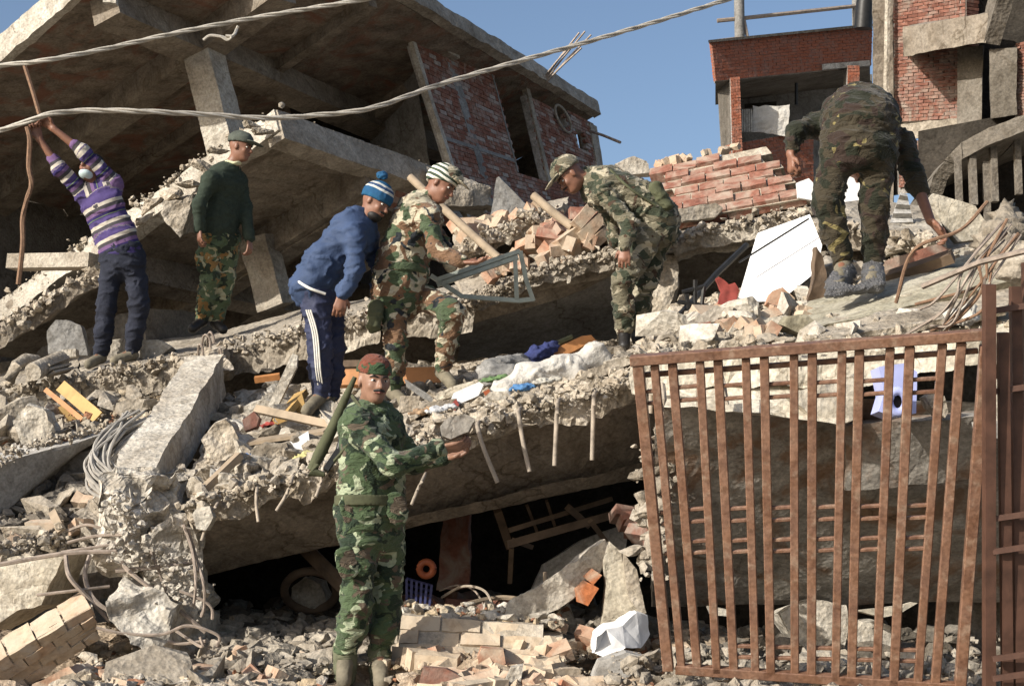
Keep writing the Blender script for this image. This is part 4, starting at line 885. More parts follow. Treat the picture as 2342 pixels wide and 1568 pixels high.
# beam under the edge, leaning away at its foot
hexa('edge_beam', [V(455, 1318, 8.78), V(1520, 1072, 9.05), V(455, 1318, 9.0), V(1520, 1072, 9.2), V(430, 1188, 8.27), V(1520, 885, 8.55), V(430, 1188, 8.8), V(1520, 885, 9.1)], SOFF, SA, (120, 4, 16), {'all': .012}, 103, 4)
hexa('beam_lip', [V(905, 1214, 8.76), V(1520, 1078, 9.0), V(905, 1214, 8.9), V(1520, 1078, 9.2), V(905, 1190, 8.66), V(1520, 1045, 8.9), V(905, 1190, 8.85), V(1520, 1045, 9.1)], SOFF, SA, (60, 1, 2), {'all': .010}, 104, 4)
for i, p in enumerate((((497, 1152), (480, 1180), (461, 1236)), ((588, 1118), (586, 1150), (591, 1193)), ((668, 1095), (655, 1130), (632, 1168)), ((738, 1080), (732, 1110), (722, 1136)), ((790, 1075), (775, 1098)), ((968, 1094), (955, 1120), (941, 1154)), ((1092, 975), (1108, 1030), (1138, 1103)), ((1186, 945), (1196, 1010), (1211, 1078)), ((1275, 925), (1271, 1000), (1268, 1065)), ((1358, 908), (1356, 980), (1354, 1052)), ((1490, 880), (1488, 945)))):
    pts = [V(p[0][0]+6, p[0][1]-12, 8.35)]+[V(x, y, 8.1-.04*k) for k, (x, y) in enumerate(p)]
    tube('rebar_hook', pts, .0125 if i > 5 else .0095, REBARL, SA, 3, 8)
# rubble on slab A
scatter([onA(.02, .03), onA(.45, .03), onA(.45, .95), onA(.02, .95)], 1300, .02, .26, RK_C, 'grey concrete chunk on the lower slab between the fallen column and the posing soldier', 'concrete chunk', 'chunks between the column and the posing soldier', seed=20, big=.11, stuffmat=AGG)
scatter([onA(.45, .03), onA(.97, .03), onA(.97, .4), onA(.45, .4)], 800, .015, .15, RK_AGG, 'pale rubble lump near the hooked slab edge', 'concrete chunk', 'lumps near the hooked slab edge', seed=21, big=.085, stuffmat=AGG)
scatter([onA(.4, .35), onA(.95, .35), onA(.95, .95), onA(.4, .95)], 500, .02, .18, RK_C, 'dusty lump at the back of the hooked slab', 'concrete chunk', 'lumps at the back of the hooked slab', seed=22, big=.10, stuffmat=AGG)
def A(px, py, up=0.): return hit(px, py, PLA)+Z*up
def dA(px, py): return hit(px, py, PLA).dot(CF)
block('rough_boulder', [(468, 1010), (490, 968), (512, 960), (540, 1000), (548, 1040), (515, 1065), (480, 1058)], 8.9, .3, AGG, 'upright rough pale boulder right of the fallen column', 'concrete chunk', .04, 7, 105)
block('grey_block', [(570, 1025), (600, 1008), (650, 1012), (660, 1040), (630, 1065), (575, 1055)], 8.75, .22, CONC, 'grey block lying left of the slung rifle', 'concrete chunk', .02, 6, 106)
block('round_stone', [(438, 1175), (450, 1160), (478, 1158), (486, 1180), (470, 1212), (448, 1208)], 8.0, .1, CONCL, 'faceted pale stone hanging beside the leftmost hook', 'concrete chunk', .012, 4, 107)
block('red_brick_piece', [(553, 960), (580, 940), (592, 955), (585, 975), (558, 985)], 9.1, .1, BRED, 'small red brick piece in the rubble right of the fallen column', 'brick', .004, 2, 1)
block('tilted_white_door', [(585, 1000), (598, 960), (668, 808), (680, 812), (678, 840), (612, 975), (592, 1002)], 9.6, .05, CONCL, 'tall narrow white board leaning left of the blue tracksuit man\'s legs', 'board', .002, 2, 1)
block('white_board', [(662, 1010), (705, 985), (712, 1040), (690, 1046)], 8.8, .03, WHITE, 'small bright white board behind the slung rifle', 'board', .001, 2, 1)
plank('wooden_plank', (585, 935), (755, 972), 9.3, 9.0, .05, .03, WOODP, 'raw wooden plank lying across in front of the blue tracksuit man\'s shoe')
plank('wooden_plank', (450, 1135), (548, 1040), 8.3, 8.5, .05, .04, WOODP, 'pale wooden batten leaning on the slab edge left of the posing soldier')
plank('wooden_plank', (565, 1012), (745, 985), 9.0, 8.9, .10, .02, WOODP, 'wide pale board lying flat left of the slung rifle', 'plank', Vector((0, 1, .3)))
plank('wooden_plank', (640, 960), (690, 900), 9.5, 9.8, .10, .04, WOODY, 'short yellow plank standing behind the blue tracksuit man\'s shoe')
block('brown_wood_panel', [(610, 1000), (690, 898), (700, 935), (665, 985), (640, 1005)], 9.65, .04, WOODY, 'brown wooden panel behind the narrow white board', 'board', .002, 2, 2)
plank('orange_plank', (583, 868), (640, 860), 10.2, 10.2, .04, .04, WOODO, 'orange plank end poking out left of the narrow white board')
plank('orange_plank', (770, 866), (1010, 860), 10.4, 10.3, .12, .06, WOODO, 'long orange door rail lying behind the headscarf of the posing soldier', 'plank', Vector((0, .3, 1)))
plank('orange_plank', (780, 835), (880, 832), 10.6, 10.6, .05, .06, WOODD, 'dark wooden rail above the long orange door rail', 'plank', Vector((0, .3, 1)))
block('grey_sheet', [(925, 865), (985, 905), (1000, 925), (975, 915), (930, 885)], 9.6, .02, PLAST, 'thin grey sheet lying between the boots of the brown camouflage soldier', 'board', .002, 2, 1)
block('pink_tile', [(915, 905), (960, 905), (955, 935), (912, 945)], 9.1, .04, MORTD, 'pinkish square tile next to the posing soldier\'s shoulder', 'tile', .002, 2, 1)
block('curved_board', [(935, 945), (965, 922), (1045, 912), (1035, 930), (975, 940), (950, 960)], 9.0, .15, CONC, 'shallow broken board right of the posing soldier\'s shoulder', 'board', .006, 3, 3)
block('white_box', [(1032, 915), (1038, 898), (1095, 873), (1105, 880), (1095, 905), (1050, 925)], 9.1, .12, WHITE, 'small white box crumpled among the debris on the hooked slab', 'box', .008, 4, 3)
block('pale_tile', [(1100, 915), (1120, 895), (1160, 893), (1165, 905), (1135, 925)], 8.9, .04, CONCL, 'pale square tile lying on the hooked slab right of the white box', 'tile', .003, 2, 1)
block('concrete_flake', [(995, 905), (1030, 885), (1085, 870), (1090, 880), (1040, 905), (1000, 915)], 9.3, .05, YCONC, 'long cream slab flake beside the white box', 'concrete chunk', .006, 3, 4)
block('red_scrap', [(1028, 928), (1042, 912), (1050, 925), (1040, 940)], 8.95, .02, REDF, 'small red scrap left of the white box', 'scrap', .003, 2, 1)
block('orange_scrap', [(1105, 895), (1118, 888), (1125, 900), (1112, 908)], 8.95, .02, ORNG, 'orange scrap of packaging between white box and white cloth', 'scrap', .003, 2, 1)
# cloth heap
def Pd(px, py, d): return v3(V(px, py, d))
implicit('white_cloth_heap', [seg(Pd(1150, 893, 9.2), Pd(1210, 870, 9.3), .07, .10, .05), seg(Pd(1210, 865, 9.3), Pd(1305, 850, 9.4), .10, .11, .05), seg(Pd(1300, 850, 9.4), Pd(1335, 880, 9.3), .07, .05, .05), seg(Pd(1320, 835, 9.6), Pd(1365, 818, 9.7), .07, .10, .05), seg(Pd(1160, 905, 9.1), Pd(1150, 925, 9.0), .04, .03, .04)], CLOTHW, None, .014, fold=.016, seed=4, foldf=6)
tag(COL.objects[-1], 'crumpled bundle of white cloth on the hooked slab', 'cloth')
implicit('cream_cloth_roll', [seg(Pd(1120, 852, 9.5), Pd(1185, 838, 9.7), .07, .08, .03), seg(Pd(1118, 862, 9.45), Pd(1170, 860, 9.5), .05, .07, .03)], PLAST, None, .014, fold=.02, seed=5)
tag(COL.objects[-1], 'rolled grey cream cloth left of the white cloth bundle', 'cloth')
block('wooden_box_frame', [(1228, 832), (1238, 812), (1330, 768), (1352, 766), (1395, 812), (1380, 815), (1345, 785), (1260, 830)], 10.0, .18, WOODO, 'orange wooden box frame lying behind the white cloth bundle', 'wooden box', .002, 2, 1)
implicit('dark_blue_cloth', [seg(Pd(1195, 830, 9.9), Pd(1230, 808, 9.95), .05, .06, .03), seg(Pd(1230, 808, 9.95), Pd(1262, 796, 10), .05, .04, .03), seg(Pd(1190, 828, 9.9), Pd(1200, 838, 9.8), .04, .03, .03)], NAVYC, None, .012, fold=.02, seed=6)
tag(COL.objects[-1], 'dark blue knitted cloth draped on the orange box frame', 'cloth')
tube('thatch_strip', [V(1175, 830, 10.1), V(1240, 800, 10.1), V(1310, 770, 10.1)], .02, OLIVE, None, 1, 6); tag(COL.objects[-1], 'thin olive strip lying above the dark blue cloth', 'strip')
block('flat_stones', [(1315, 870), (1340, 845), (1440, 810), (1450, 825), (1380, 860), (1330, 880)], 8.9, .3, CONC, 'stack of flat grey flakes beside the top left gate corner', 'concrete chunk', .02, 7, 110)
# rock held by the posing soldier
block('held_rock', [(1004, 975), (1018, 958), (1060, 950), (1086, 962), (1072, 990), (1030, 1002), (1010, 995)], 7.38, .15, WALLC, 'grey stone held in the outstretched hand of the posing soldier', 'stone', .014, 5, 111)
# ---- dark opening under slab A ---------------------------------------------------------------
o = hexa('void_rear_wall', [V(380, 1480, 11.6), V(1700, 1480, 11.6), V(380, 1480, 11.9), V(1700, 1480, 11.9), V(380, 1100, 11.2), V(1700, 960, 11.2), V(380, 1100, 11.6), V(1700, 960, 11.6)], VOID, None, (8, 1, 6), {'all': .02}, 3)  # added to enclose the opening, its darkness also put into the colour
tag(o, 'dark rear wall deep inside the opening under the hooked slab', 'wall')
o = hexa('void_side_wall', [V(420, 1490, 8.9), V(430, 1480, 11.6), V(400, 1490, 8.9), V(410, 1480, 11.6), V(420, 1270, 8.9), V(430, 1150, 11.4), V(400, 1270, 8.9), V(410, 1150, 11.4)], VOID, None, (6, 1, 6), {'all': .02}, 4)  # added to shut light out of the opening, coloured near-black
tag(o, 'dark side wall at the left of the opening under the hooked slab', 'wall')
block('brick_pier', [(1000, 1345), (1018, 1190), (1075, 1175), (1070, 1345)], 9.6, .25, BRED, 'leaning red brick pier inside the dark opening', 'brick pier', .02, 5, 112)
tube('rusty_ring', [V(710+60*math.cos(t*math.pi/12), 1350+45*math.sin(t*math.pi/12), 9.3+.12*math.sin(t*math.pi/12)) for t in range(25)], .028, WOODD, None, 1, 8); tag(COL.objects[-1], 'round rusty ring in the dark opening left of the posing soldier', 'ring')
block('round_rock', [(665, 1380), (670, 1340), (700, 1320), (735, 1335), (745, 1370), (710, 1395)], 9.4, .3, CONC, 'rounded rock inside the rusty ring', 'stone', .03, 5, 113)
tube('timber_post', [V(700, 1255, 9.2), V(790, 1345, 9.)], .05, WOODD, None, 1, 6); tag(COL.objects[-1], 'dark timber propped diagonally above the rusty ring', 'post')
tube('orange_disc', [V(975+16*math.cos(t*math.pi/8), 1300+16*math.sin(t*math.pi/8), 8.9) for t in range(17)], .022, ORNG, None, 1, 8); tag(COL.objects[-1], 'small round orange disc in the dark opening right of the posing soldier\'s hip', 'disc')
CR = empty('plastic_crate', V(960, 1400, 8.8), 'dark blue plastic crate tilted in the opening beside the posing soldier\'s thigh', 'crate')
for i in range(6):
    v, f = bargeo(V(930, 1322+i*13, 8.8), V(988, 1338+i*13, 8.9), .012, .014, Vector((0, 1, 0))); mk('slat', v, f, BLUED, CR)
for i in range(6):
    v, f = bargeo(V(930+i*11.5, 1322+i*3, 8.8), V(930+i*10, 1400, 8.8), .012, .014, Vector((0, 1, 0))); mk('upright', v, f, BLUED, CR)
WN = empty('timber_window_frame', V(1200, 1250, 9.2), 'broken timber window frame hanging inside the dark opening', 'window frame')
for a, b, w_ in (((1137, 1165), (1165, 1248), .05), ((1160, 1245), (1460, 1160), .05), ((1165, 1212), (1400, 1140), .03), ((1170, 1250), (1166, 1330), .03), ((1175, 1235), (1215, 1250), .03), ((1205, 1155), (1230, 1220), .018), ((1250, 1145), (1268, 1200), .018), ((1300, 1160), (1345, 1200), .04), ((1350, 1190), (1410, 1270), .03)):
    v, f = bargeo(V(*a, 9.1), V(*b, 9.3), w_, w_, Vector((0, 1, 0))); mk('frame_bar', v, f, WOODD, WN)
block('leaning_slab', [(1205, 1375), (1240, 1290), (1330, 1235), (1440, 1195), (1430, 1260), (1330, 1330), (1240, 1380)], 9.4, .2, SMOOTH, 'smooth grey slab leaning in the shade of the opening', 'concrete slab', .008, 5, 114)
block('brick_ended_beam', [(1150, 1420), (1165, 1380), (1240, 1340), (1330, 1268), (1390, 1235), (1402, 1275), (1350, 1340), (1262, 1400), (1200, 1440)], 8.0, .25, CONCL, 'pale broken beam lying diagonally at the mouth of the opening with orange brick showing', 'concrete beam', .03, 8, 115)
block('orange_brick_patch', [(1315, 1345), (1335, 1325), (1370, 1345), (1345, 1385), (1320, 1375)], 7.93, .1, BORA, 'raw orange brick broken off at the lower end of the diagonal beam', 'brick', .01, 3, 116)
block('brick_half', [(1335, 1318), (1355, 1300), (1378, 1315), (1358, 1338)], 7.93, .09, BORA, 'orange half brick set in the middle of the diagonal beam', 'brick', .006, 2, 117)
block('pale_wedge', [(1378, 1440), (1385, 1340), (1378, 1280), (1395, 1235), (1420, 1260), (1432, 1350), (1470, 1400), (1440, 1425), (1395, 1450)], 7.95, .14, YCONC, 'tall cream wedge of plaster standing upright near the gate', 'plaster fragment', .012, 6, 118)
block('brown_wedge', [(1425, 1262), (1455, 1300), (1480, 1400), (1470, 1410), (1440, 1370), (1428, 1310)], 7.92, .1, MORTD, 'thin brown side piece leaning on the cream wedge', 'plaster fragment', .012, 4, 119)
block('white_block', [(1360, 1492), (1366, 1455), (1388, 1436), (1420, 1428), (1450, 1402), (1478, 1412), (1486, 1450), (1462, 1482), (1425, 1478), (1395, 1505)], 7.55, .30, WHITE, 'bright white foam block on the rubble left of the gate foot', 'foam block', .02, 6, 120, [0, -.05, 0, .05, .1, .15, .15, .08, 0, -.03])
block('cream_slab_piece', [(1262, 1400), (1300, 1378), (1320, 1430), (1310, 1450), (1285, 1440)], 8.3, .12, CONCL, 'upright cream flake in front of the diagonal beam', 'concrete chunk', .012, 5, 121)
block('brick_half', [(1252, 1420), (1268, 1412), (1302, 1428), (1295, 1450), (1258, 1438)], 8.0, .1, BDUST, 'broken brick with grooves lying right on the low brickwork lump', 'brick', .006, 3, 122)
block('dusty_brick_block', [(1090, 1500), (1098, 1480), (1150, 1482), (1155, 1515), (1120, 1540), (1092, 1525)], 7.35, .15, BDUST, 'brick cube standing before the low brickwork lump', 'brick', .01, 4, 123)
block('pale_brick', [(1150, 1568), (1168, 1525), (1196, 1520), (1188, 1568), (1165, 1580)], 6.9, .12, CONCL, 'pale upright brick at the bottom centre of the view', 'brick', .006, 3, 124)
block('red_printed_box', [(960, 1560), (968, 1525), (1020, 1530), (1085, 1560), (1070, 1600), (970, 1600)], 6.9, .12, BRED, 'dusty red brick face pointing up at the bottom edge right of the posing soldier', 'brick', .006, 3, 125)
block('grey_roof_piece', [(1350, 1560), (1370, 1510), (1430, 1490), (1470, 1500), (1440, 1545), (1380, 1580)], 7.0, .2, SMOOTH, 'smooth grey slab piece below the white foam block', 'concrete chunk', .01, 5, 126)
tube('thin_stick', [V(1247, 1308, 8.4), V(1248, 1350, 8.35), V(1252, 1418, 8.3)], .012, WOODP, None, 2, 6); tag(COL.objects[-1], 'thin upright stick in front of the dark opening', 'stick')
tube('cable_hoop', [V(1010, 1365, 8.9), V(1060, 1340, 8.8), V(1110, 1352, 8.7), V(1132, 1400, 8.6)], .008, REBARL, None, 8, 6); tag(COL.objects[-1], 'arching thin cable hoop at the mouth of the opening', 'cable')
tube('cable_hoop', [V(1005, 1350, 9), V(1045, 1338, 8.9), V(1085, 1350, 8.8), V(1110, 1390, 8.7)], .006, REBAR, None, 8, 6); tag(COL.objects[-1], 'second smaller cable hoop behind the arching one', 'cable')
tube('round_tray', [V(1045, 1392, 8.6), V(1080, 1378, 8.7), V(1140, 1366, 8.8), V(1195, 1370, 8.8)], .016, WOODP, None, 6, 6); tag(COL.objects[-1], 'curved rim of a buried tray at the mouth of the opening', 'tray')
bed('rubble_in_opening', [V(420, 1500, 8.3), V(1600, 1480, 8.3), V(1600, 1400, 11.5), V(420, 1400, 11.5)], CONC, (60, 25), .06, 127)
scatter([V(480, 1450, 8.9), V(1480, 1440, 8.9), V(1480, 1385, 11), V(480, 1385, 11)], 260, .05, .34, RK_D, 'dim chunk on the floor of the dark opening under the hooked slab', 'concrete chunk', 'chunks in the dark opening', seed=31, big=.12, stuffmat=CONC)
brickscatter([V(900, 1420, 8.8), V(1480, 1400, 8.8), V(1480, 1370, 10.4), V(900, 1390, 10.4)], 14, BRED, 'dim red brick on the floor of the dark opening', 'bricks in the dark opening', 32, .22, .5)
RK_S = withmat(RK, CONCL); RK_S2 = withmat(RK, CONC)
for q_, n_, ms, lb, gp in (([onA(.05, .1), onA(.4, .1), onA(.4, .9), onA(.05, .9)], 22, RK_S, 'flat pale slab shard lying between the fallen column and the posing soldier', 'slab shards left of the posing soldier'),
    ([V(-40, 1040, 9.9), V(380, 960, 10.2), V(420, 890, 11.3), V(-40, 930, 11.3)], 14, RK_S2, 'flat slab shard in the hollow above the smooth fallen slab', 'slab shards in the left hollow'),
    ([V(1480, 815, 7.6), V(2150, 770, 7.2), V(2050, 680, 9.0), V(1560, 700, 9.9)], 16, RK_S, 'flat pale shard on the slope above the gate', 'slab shards above the gate'),
    ([V(150, 1590, 6.9), V(740, 1590, 6.9), V(740, 1500, 8.2), V(250, 1500, 8.2)], 16, RK_S2, 'flat grey shard in the gravel left of the posing soldier\'s boots', 'slab shards in the left foreground'),
    ([V(-40, 1260, 8.9), V(270, 1250, 8.9), V(320, 1080, 10.), V(-40, 1140, 10.)], 14, RK_S2, 'flat shard in the shaded pit at the left edge', 'slab shards in the left pit')):
    scatter(q_, n_, .24, .42, ms, lb, 'concrete shard', gp, 'concrete_shard', seed=n_+len(gp), big=.1, flat=(1, .75, .28))
# ---- rebar tangles at lower left ----------------------------------------------------------------
def wire(name, pts, r, mat, lab, cat, grp=None, k=7):
    o = tube(name, [V(*p) for p in pts], r, mat, None, k, 6); return tag(o, lab, cat, grp)
for i, p in enumerate((
    [(265, 1305, 8.2), (420, 1290, 8.2), (440, 1280, 8.25)], [(0, 1290, 8.1), (150, 1265, 8.1), (290, 1260, 8.1)], [(205, 1270, 8.2), (195, 1320, 8.1), (225, 1380, 8.0), (320, 1430, 8.0), (400, 1470, 8.0)],
    [(280, 1285, 8.2), (300, 1310, 8.1), (385, 1375, 8.1), (470, 1445, 8.1)], [(150, 1270, 8.1), (160, 1320, 8.0), (205, 1370, 8.0), (252, 1420, 8.0)], [(85, 1360, 8.0), (170, 1350, 8.0), (250, 1340, 8.1)],
    [(345, 1260, 8.3), (360, 1300, 8.2), (378, 1345, 8.2), (385, 1380, 8.2)], [(430, 1210, 8.2), (450, 1280, 8.1), (465, 1330, 8.0), (468, 1380, 8.0), (460, 1410, 8.0)], [(420, 1200, 8.2), (440, 1260, 8.1), (448, 1330, 8.0), (443, 1385, 8.0)],
    [(220, 1435, 7.9), (285, 1448, 7.9), (370, 1450, 7.9), (430, 1430, 7.9), (498, 1452, 7.9), (496, 1478, 7.9)], [(410, 1350, 8.0), (460, 1370, 8.0), (484, 1390, 8.0), (486, 1415, 8.0)], [(400, 1440, 8), (460, 1478, 7.9), (458, 1455, 7.9)],
    [(470, 1465, 7.95), (400, 1470, 7.95), (330, 1440, 8)], [(150, 1215, 8.6), (205, 1200, 8.5), (280, 1230, 8.5)], [(155, 1240, 8.3), (220, 1225, 8.3), (300, 1222, 8.2)], [(140, 1262, 8.2), (290, 1240, 8.2)])):
    wire('reinforcing_bar', p, .013 if i < 5 else .009, REBAR, 'bent rusty reinforcing bar looping round the broken column foot', 'rebar', 'bars round the column foot')
for i in range(34):
    rr = random.Random(i*97+3); x = 205+rr.random()*75; y = 1000+rr.random()*60
    p = [(x+70+rr.uniform(-20, 40), y-60+rr.uniform(-10, 20), 9.6), (x+20+rr.uniform(-15, 25), y-20, 9.45), (x-10+rr.uniform(-10, 10), y+30, 9.3), (x+rr.uniform(-10, 20), y+70, 9.15), (x+35+rr.uniform(0, 30), y+90+rr.uniform(0, 30), 9.1)]
    wire('electric_cable', p, .010, WIREG, 'grey cable in the tangle left of the fallen column', 'cable', 'cable tangle left of the column')
bed('rubble_under_cables', [V(180, 1200, 9.0), V(330, 1180, 9.0), V(400, 960, 10.4), V(230, 990, 10.4)], DUST, (20, 20), .05, 128)
for i, (x, y, col, nm) in enumerate(((620, 985, (.30, .05, .04), 'red'), (560, 1060, (.05, .12, .3), 'blue'), (700, 1060, (.5, .45, .2), 'yellow'), (1120, 885, (.12, .2, .08), 'green'), (1000, 955, (.5, .5, .5), 'white'), (1190, 905, (.08, .2, .4), 'bright blue'), (960, 960, (.3, .2, .12), 'brown'), (520, 1090, (.45, .42, .38), 'cream'), (1240, 890, (.4, .38, .33), 'pale grey'))):
    m_ = plain(nm.replace(' ', '_')+'_scrap_cloth', col, .8, 0, .3, 20); p = A(x, y, .05)
    implicit('fabric_scrap', [seg(np.array(p), np.array(p+Vector((.09, .02, .02))), .035, .03, .02, (np.array((.2, -.3, .93)), .35)), seg(np.array(p+Vector((.02, -.02, 0))), np.array(p+Vector((-.05, -.05, -.02))), .025, .02, .02, (np.array((.2, -.3, .93)), .35))], m_, None, .007, fold=.010, seed=i, foldf=24)
    tag(COL.objects[-1], 'small '+nm+' scrap of cloth trodden into the rubble of the hooked slab', 'cloth scrap')
# ---- overhead twisted wires ---------------------------------------------------------------------
def twisted(pts, r, lab, turns=5.0, strands=3, d=7.5):
    E = empty('overhead_cable', V(pts[0][0], pts[0][1], d), lab, 'cable')
    P = smoothpts([V(*p) for p in pts], 24); L = 0; phase = []
    for i, p in enumerate(P):
        if i: L += (P[i]-P[i-1]).length
        phase.append(L*turns)
    for s in range(strands):
        q = []
        for i, p in enumerate(P):
            t = (P[min(i+1, len(P)-1)]-P[max(i-1, 0)]).normalized(); a = t.cross(Z).normalized(); b = t.cross(a); an = phase[i]*2*math.pi/1.+s*2*math.pi/strands
            q.append(p+a*(r*math.cos(an))+b*(r*math.sin(an)))
        v, f = tubegeo(q, r*.95, 7); mk('strand', v, f, WIRE, E, True, 60)
    return E
twisted([(-60, 155, 6.6), (40, 146, 6.6), (110, 137, 6.6), (240, 112, 6.7), (420, 72, 6.8), (600, 38, 6.9), (840, -2, 7.0), (1000, -30, 7.1)], .0060, 'upper twisted cable crossing the top left from the roof edge', 2.6, 3, 6.6)
w2 = [(-60, 315, 6.6), (40, 286, 6.6), (110, 262, 6.6), (200, 253, 6.65), (330, 255, 6.7), (470, 262, 6.8), (600, 270, 6.9), (720, 264, 7.0), (850, 247, 7.1), (1000, 195, 7.3), (1170, 145, 7.5), (1330, 100, 7.7), (1500, 50, 7.9), (1720, -18, 8.2)]
twisted(w2, .0068, 'long twisted cable sagging across the whole upper view above the people', 2.2, 3, 6.6)
wire('cable_splice', [(465, 92, 6.75), (480, 82, 6.75), (505, 84, 6.75), (520, 88, 6.75), (535, 80, 6.75), (541, 68, 6.8), (545, 60, 6.8)], .007, WIRE, 'short frayed wire end dangling under the upper twisted cable', 'cable')
wire('cable_splice', [(505, 84, 6.74), (520, 92, 6.74), (530, 84, 6.74), (516, 82, 6.74)], .006, WIRE, 'small knot on the frayed wire end under the upper twisted cable', 'cable')
wire('rope', [(56, 150, 11.9), (75, 210, 11.85), (90, 262, 11.8)], .018, ROPE, 'brown rope running from the striped sweater man\'s hands up to the upper cable', 'rope')
wire('rope', [(62, 290, 11.8), (68, 320, 11.8), (66, 380, 11.8), (72, 420, 11.8), (60, 460, 11.8), (52, 500, 11.8), (52, 560, 11.8), (42, 650, 11.8)], .020, ROPE, 'brown rope hanging down from the striped sweater man\'s hands', 'rope')
# ---- right rubble mound behind the gate ---------------------------------------------------------
bed('rubble_mound', [V(1440, 830, 7.5), V(2480, 750, 7.0), V(2480, 520, 9.6), V(1560, 690, 10.2)], YCONC, (80, 50), .05, 130, th=.15)
MQ = [V(1440, 825, 7.5), V(2480, 745, 7.0), V(2480, 515, 9.6), V(1560, 685, 10.2)]
scatter(MQ, 1500, .008, .12, RK_C, 'rough lump on the rubble slope above the gate', 'concrete chunk', 'lumps on the slope above the gate', seed=23, big=.10, stuffmat=AGG)
scatter([V(1440, 825, 7.5), V(1750, 800, 7.4), V(1850, 690, 9.2), V(1560, 690, 10.2)], 1000, .010, .17, RK_AGG, 'grey broken lump on the slope left of the plank like slabs', 'concrete chunk', 'lumps left of the long slabs', seed=24, big=.10, stuffmat=AGG)
brickscatter([V(1560, 790, 7.8), V(1850, 780, 7.6), V(1900, 690, 9), V(1600, 700, 9.5)], 14, BDUST, 'dusty brick half buried in the slope above the gate', 'bricks on the slope above the gate', 25, .2, .6)
block('orange_brick', [(1560, 765), (1575, 742), (1625, 735), (1632, 755), (1590, 775), (1562, 785)], 7.9, .1, BLIT, 'orange brick lying on the slope just above the gate\'s top left', 'brick', .006, 3, 131)
block('mortar_flake', [(1570, 740), (1640, 700), (1660, 705), (1640, 735), (1600, 745)], 8.2, .05, CONCL, 'thin mortar flake above the orange brick', 'concrete chunk', .006, 3, 132)
block('cracked_plaster_panel', [(1645, 790), (1690, 715), (1790, 712), (1830, 740), (1780, 800), (1700, 812)], 7.9, .12, YCONC, 'cream plaster panel scored with cracks on the slope above the gate', 'plaster panel', .02, 8, 133, [0, .3, .35, .3, 0, 0])
block('net_bag', [(1785, 740), (1800, 722), (1850, 722), (1880, 745), (1905, 775), (1890, 782), (1820, 758)], 7.7, .12, GREENC, 'crumpled greenish mesh bag on the slope above the gate centre', 'bag', .03, 7, 134)
SLB = empty('mossy_slab', V(2060, 700, 8.2), 'long mossy concrete beam the right hand soldier stands behind', 'concrete slab')
hexa('slab_face', [V(1840, 770, 7.75), V(2360, 655, 7.6), V(1845, 700, 8.5), V(2360, 560, 8.6), V(1835, 752, 7.72), V(2360, 632, 7.55), V(1850, 690, 8.5), V(2360, 545, 8.6)], GREENC, SLB, (60, 20, 3), {'all': .015}, 135, 3)
o = hexa('pale_slab', [V(1870, 800, 7.4), V(2300, 720, 7.25), V(1900, 755, 7.75), V(2340, 655, 7.65), V(1868, 786, 7.38), V(2300, 700, 7.22), V(1895, 745, 7.75), V(2340, 645, 7.65)], DUST, None, (50, 14, 3), {'all': .018}, 136, 3)
tag(o, 'pale flat slab strip just above the gate\'s top rail', 'concrete slab')
block('brick_row', [(2005, 655), (2000, 605), (2140, 560), (2170, 570), (2010, 640)], 8.9, .15, BLIT, 'row of red brick under the dark timber right of the bending soldier\'s boots', 'brick row', .01, 5, 137)
plank('dark_timber', (2015, 640), (2180, 585), 8.5, 8.3, .07, .06, WOODD, 'dark timber rail right of the right hand soldier\'s boots')
# white foam board
block('white_foam_board', [(1688, 692), (1735, 532), (1852, 490), (1880, 560), (1868, 620), (1800, 675), (1770, 688)], 9.3, .07, WHITE, 'large bright white foam board leaning left of the right hand soldier', 'foam board', .0015, 2, 1, None, None, plane(V(1688, 690, 9.1), V(1735, 532, 9.5), V(1880, 600, 9.0)))
block('brown_block', [(1755, 690), (1765, 665), (1790, 655), (1815, 680), (1812, 700), (1780, 705)], 8.8, .15, BDUST, 'dusty brown chunk leaning at the foot of the white foam board', 'concrete chunk', .01, 4, 138)
block('brown_cloth', [(1848, 690), (1862, 640), (1870, 560), (1890, 600), (1898, 680), (1870, 700)], 8.7, .1, WOODD, 'dark brown charred post between the foam board and the soldier\'s leg', 'post', .02, 4, 139)
block('red_toy', [(1642, 696), (1648, 672), (1634, 645), (1641, 641), (1662, 660), (1680, 656), (1690, 672), (1684, 694), (1662, 700)], 8.9, .06, REDF, 'crumpled red cloth with gold trim left of the white foam board', 'cloth', .03, 6, 140)
wire('metal_rod', [(1478, 790, 8.6), (1560, 715, 9.0), (1640, 625, 9.3), (1708, 560, 9.5)], .020, GUN, 'long dark metal rod leaning up to the white foam board', 'rod', None, 1)
wire('thin_rod', [(1690, 600, 9.1), (1850, 500, 9.1)], .006, GUN, 'thin wire crossing in front of the white foam board', 'wire', None, 1)
wire('pipe_hoop', [(1500, 800, 7.8), (1510, 775, 7.8), (1530, 765, 7.8), (1545, 780, 7.8), (1550, 800, 7.8)], .018, CONC, 'small bent pipe hoop above the top left corner of the gate', 'pipe')
CH = empty('broken_chair_frame', V(1590, 700, 9), 'twisted dark metal frame left of the crumpled red cloth', 'metal frame')
for a, b in (((1560, 668), (1610, 655)), ((1610, 655), (1605, 700)), ((1570, 672), (1575, 705)), ((1550, 690), (1620, 700)), ((1590, 640), (1590, 700))):
    tube('frame_tube', [V(*a, 9.0), V(*b, 9.0)], .014, GUN, CH)
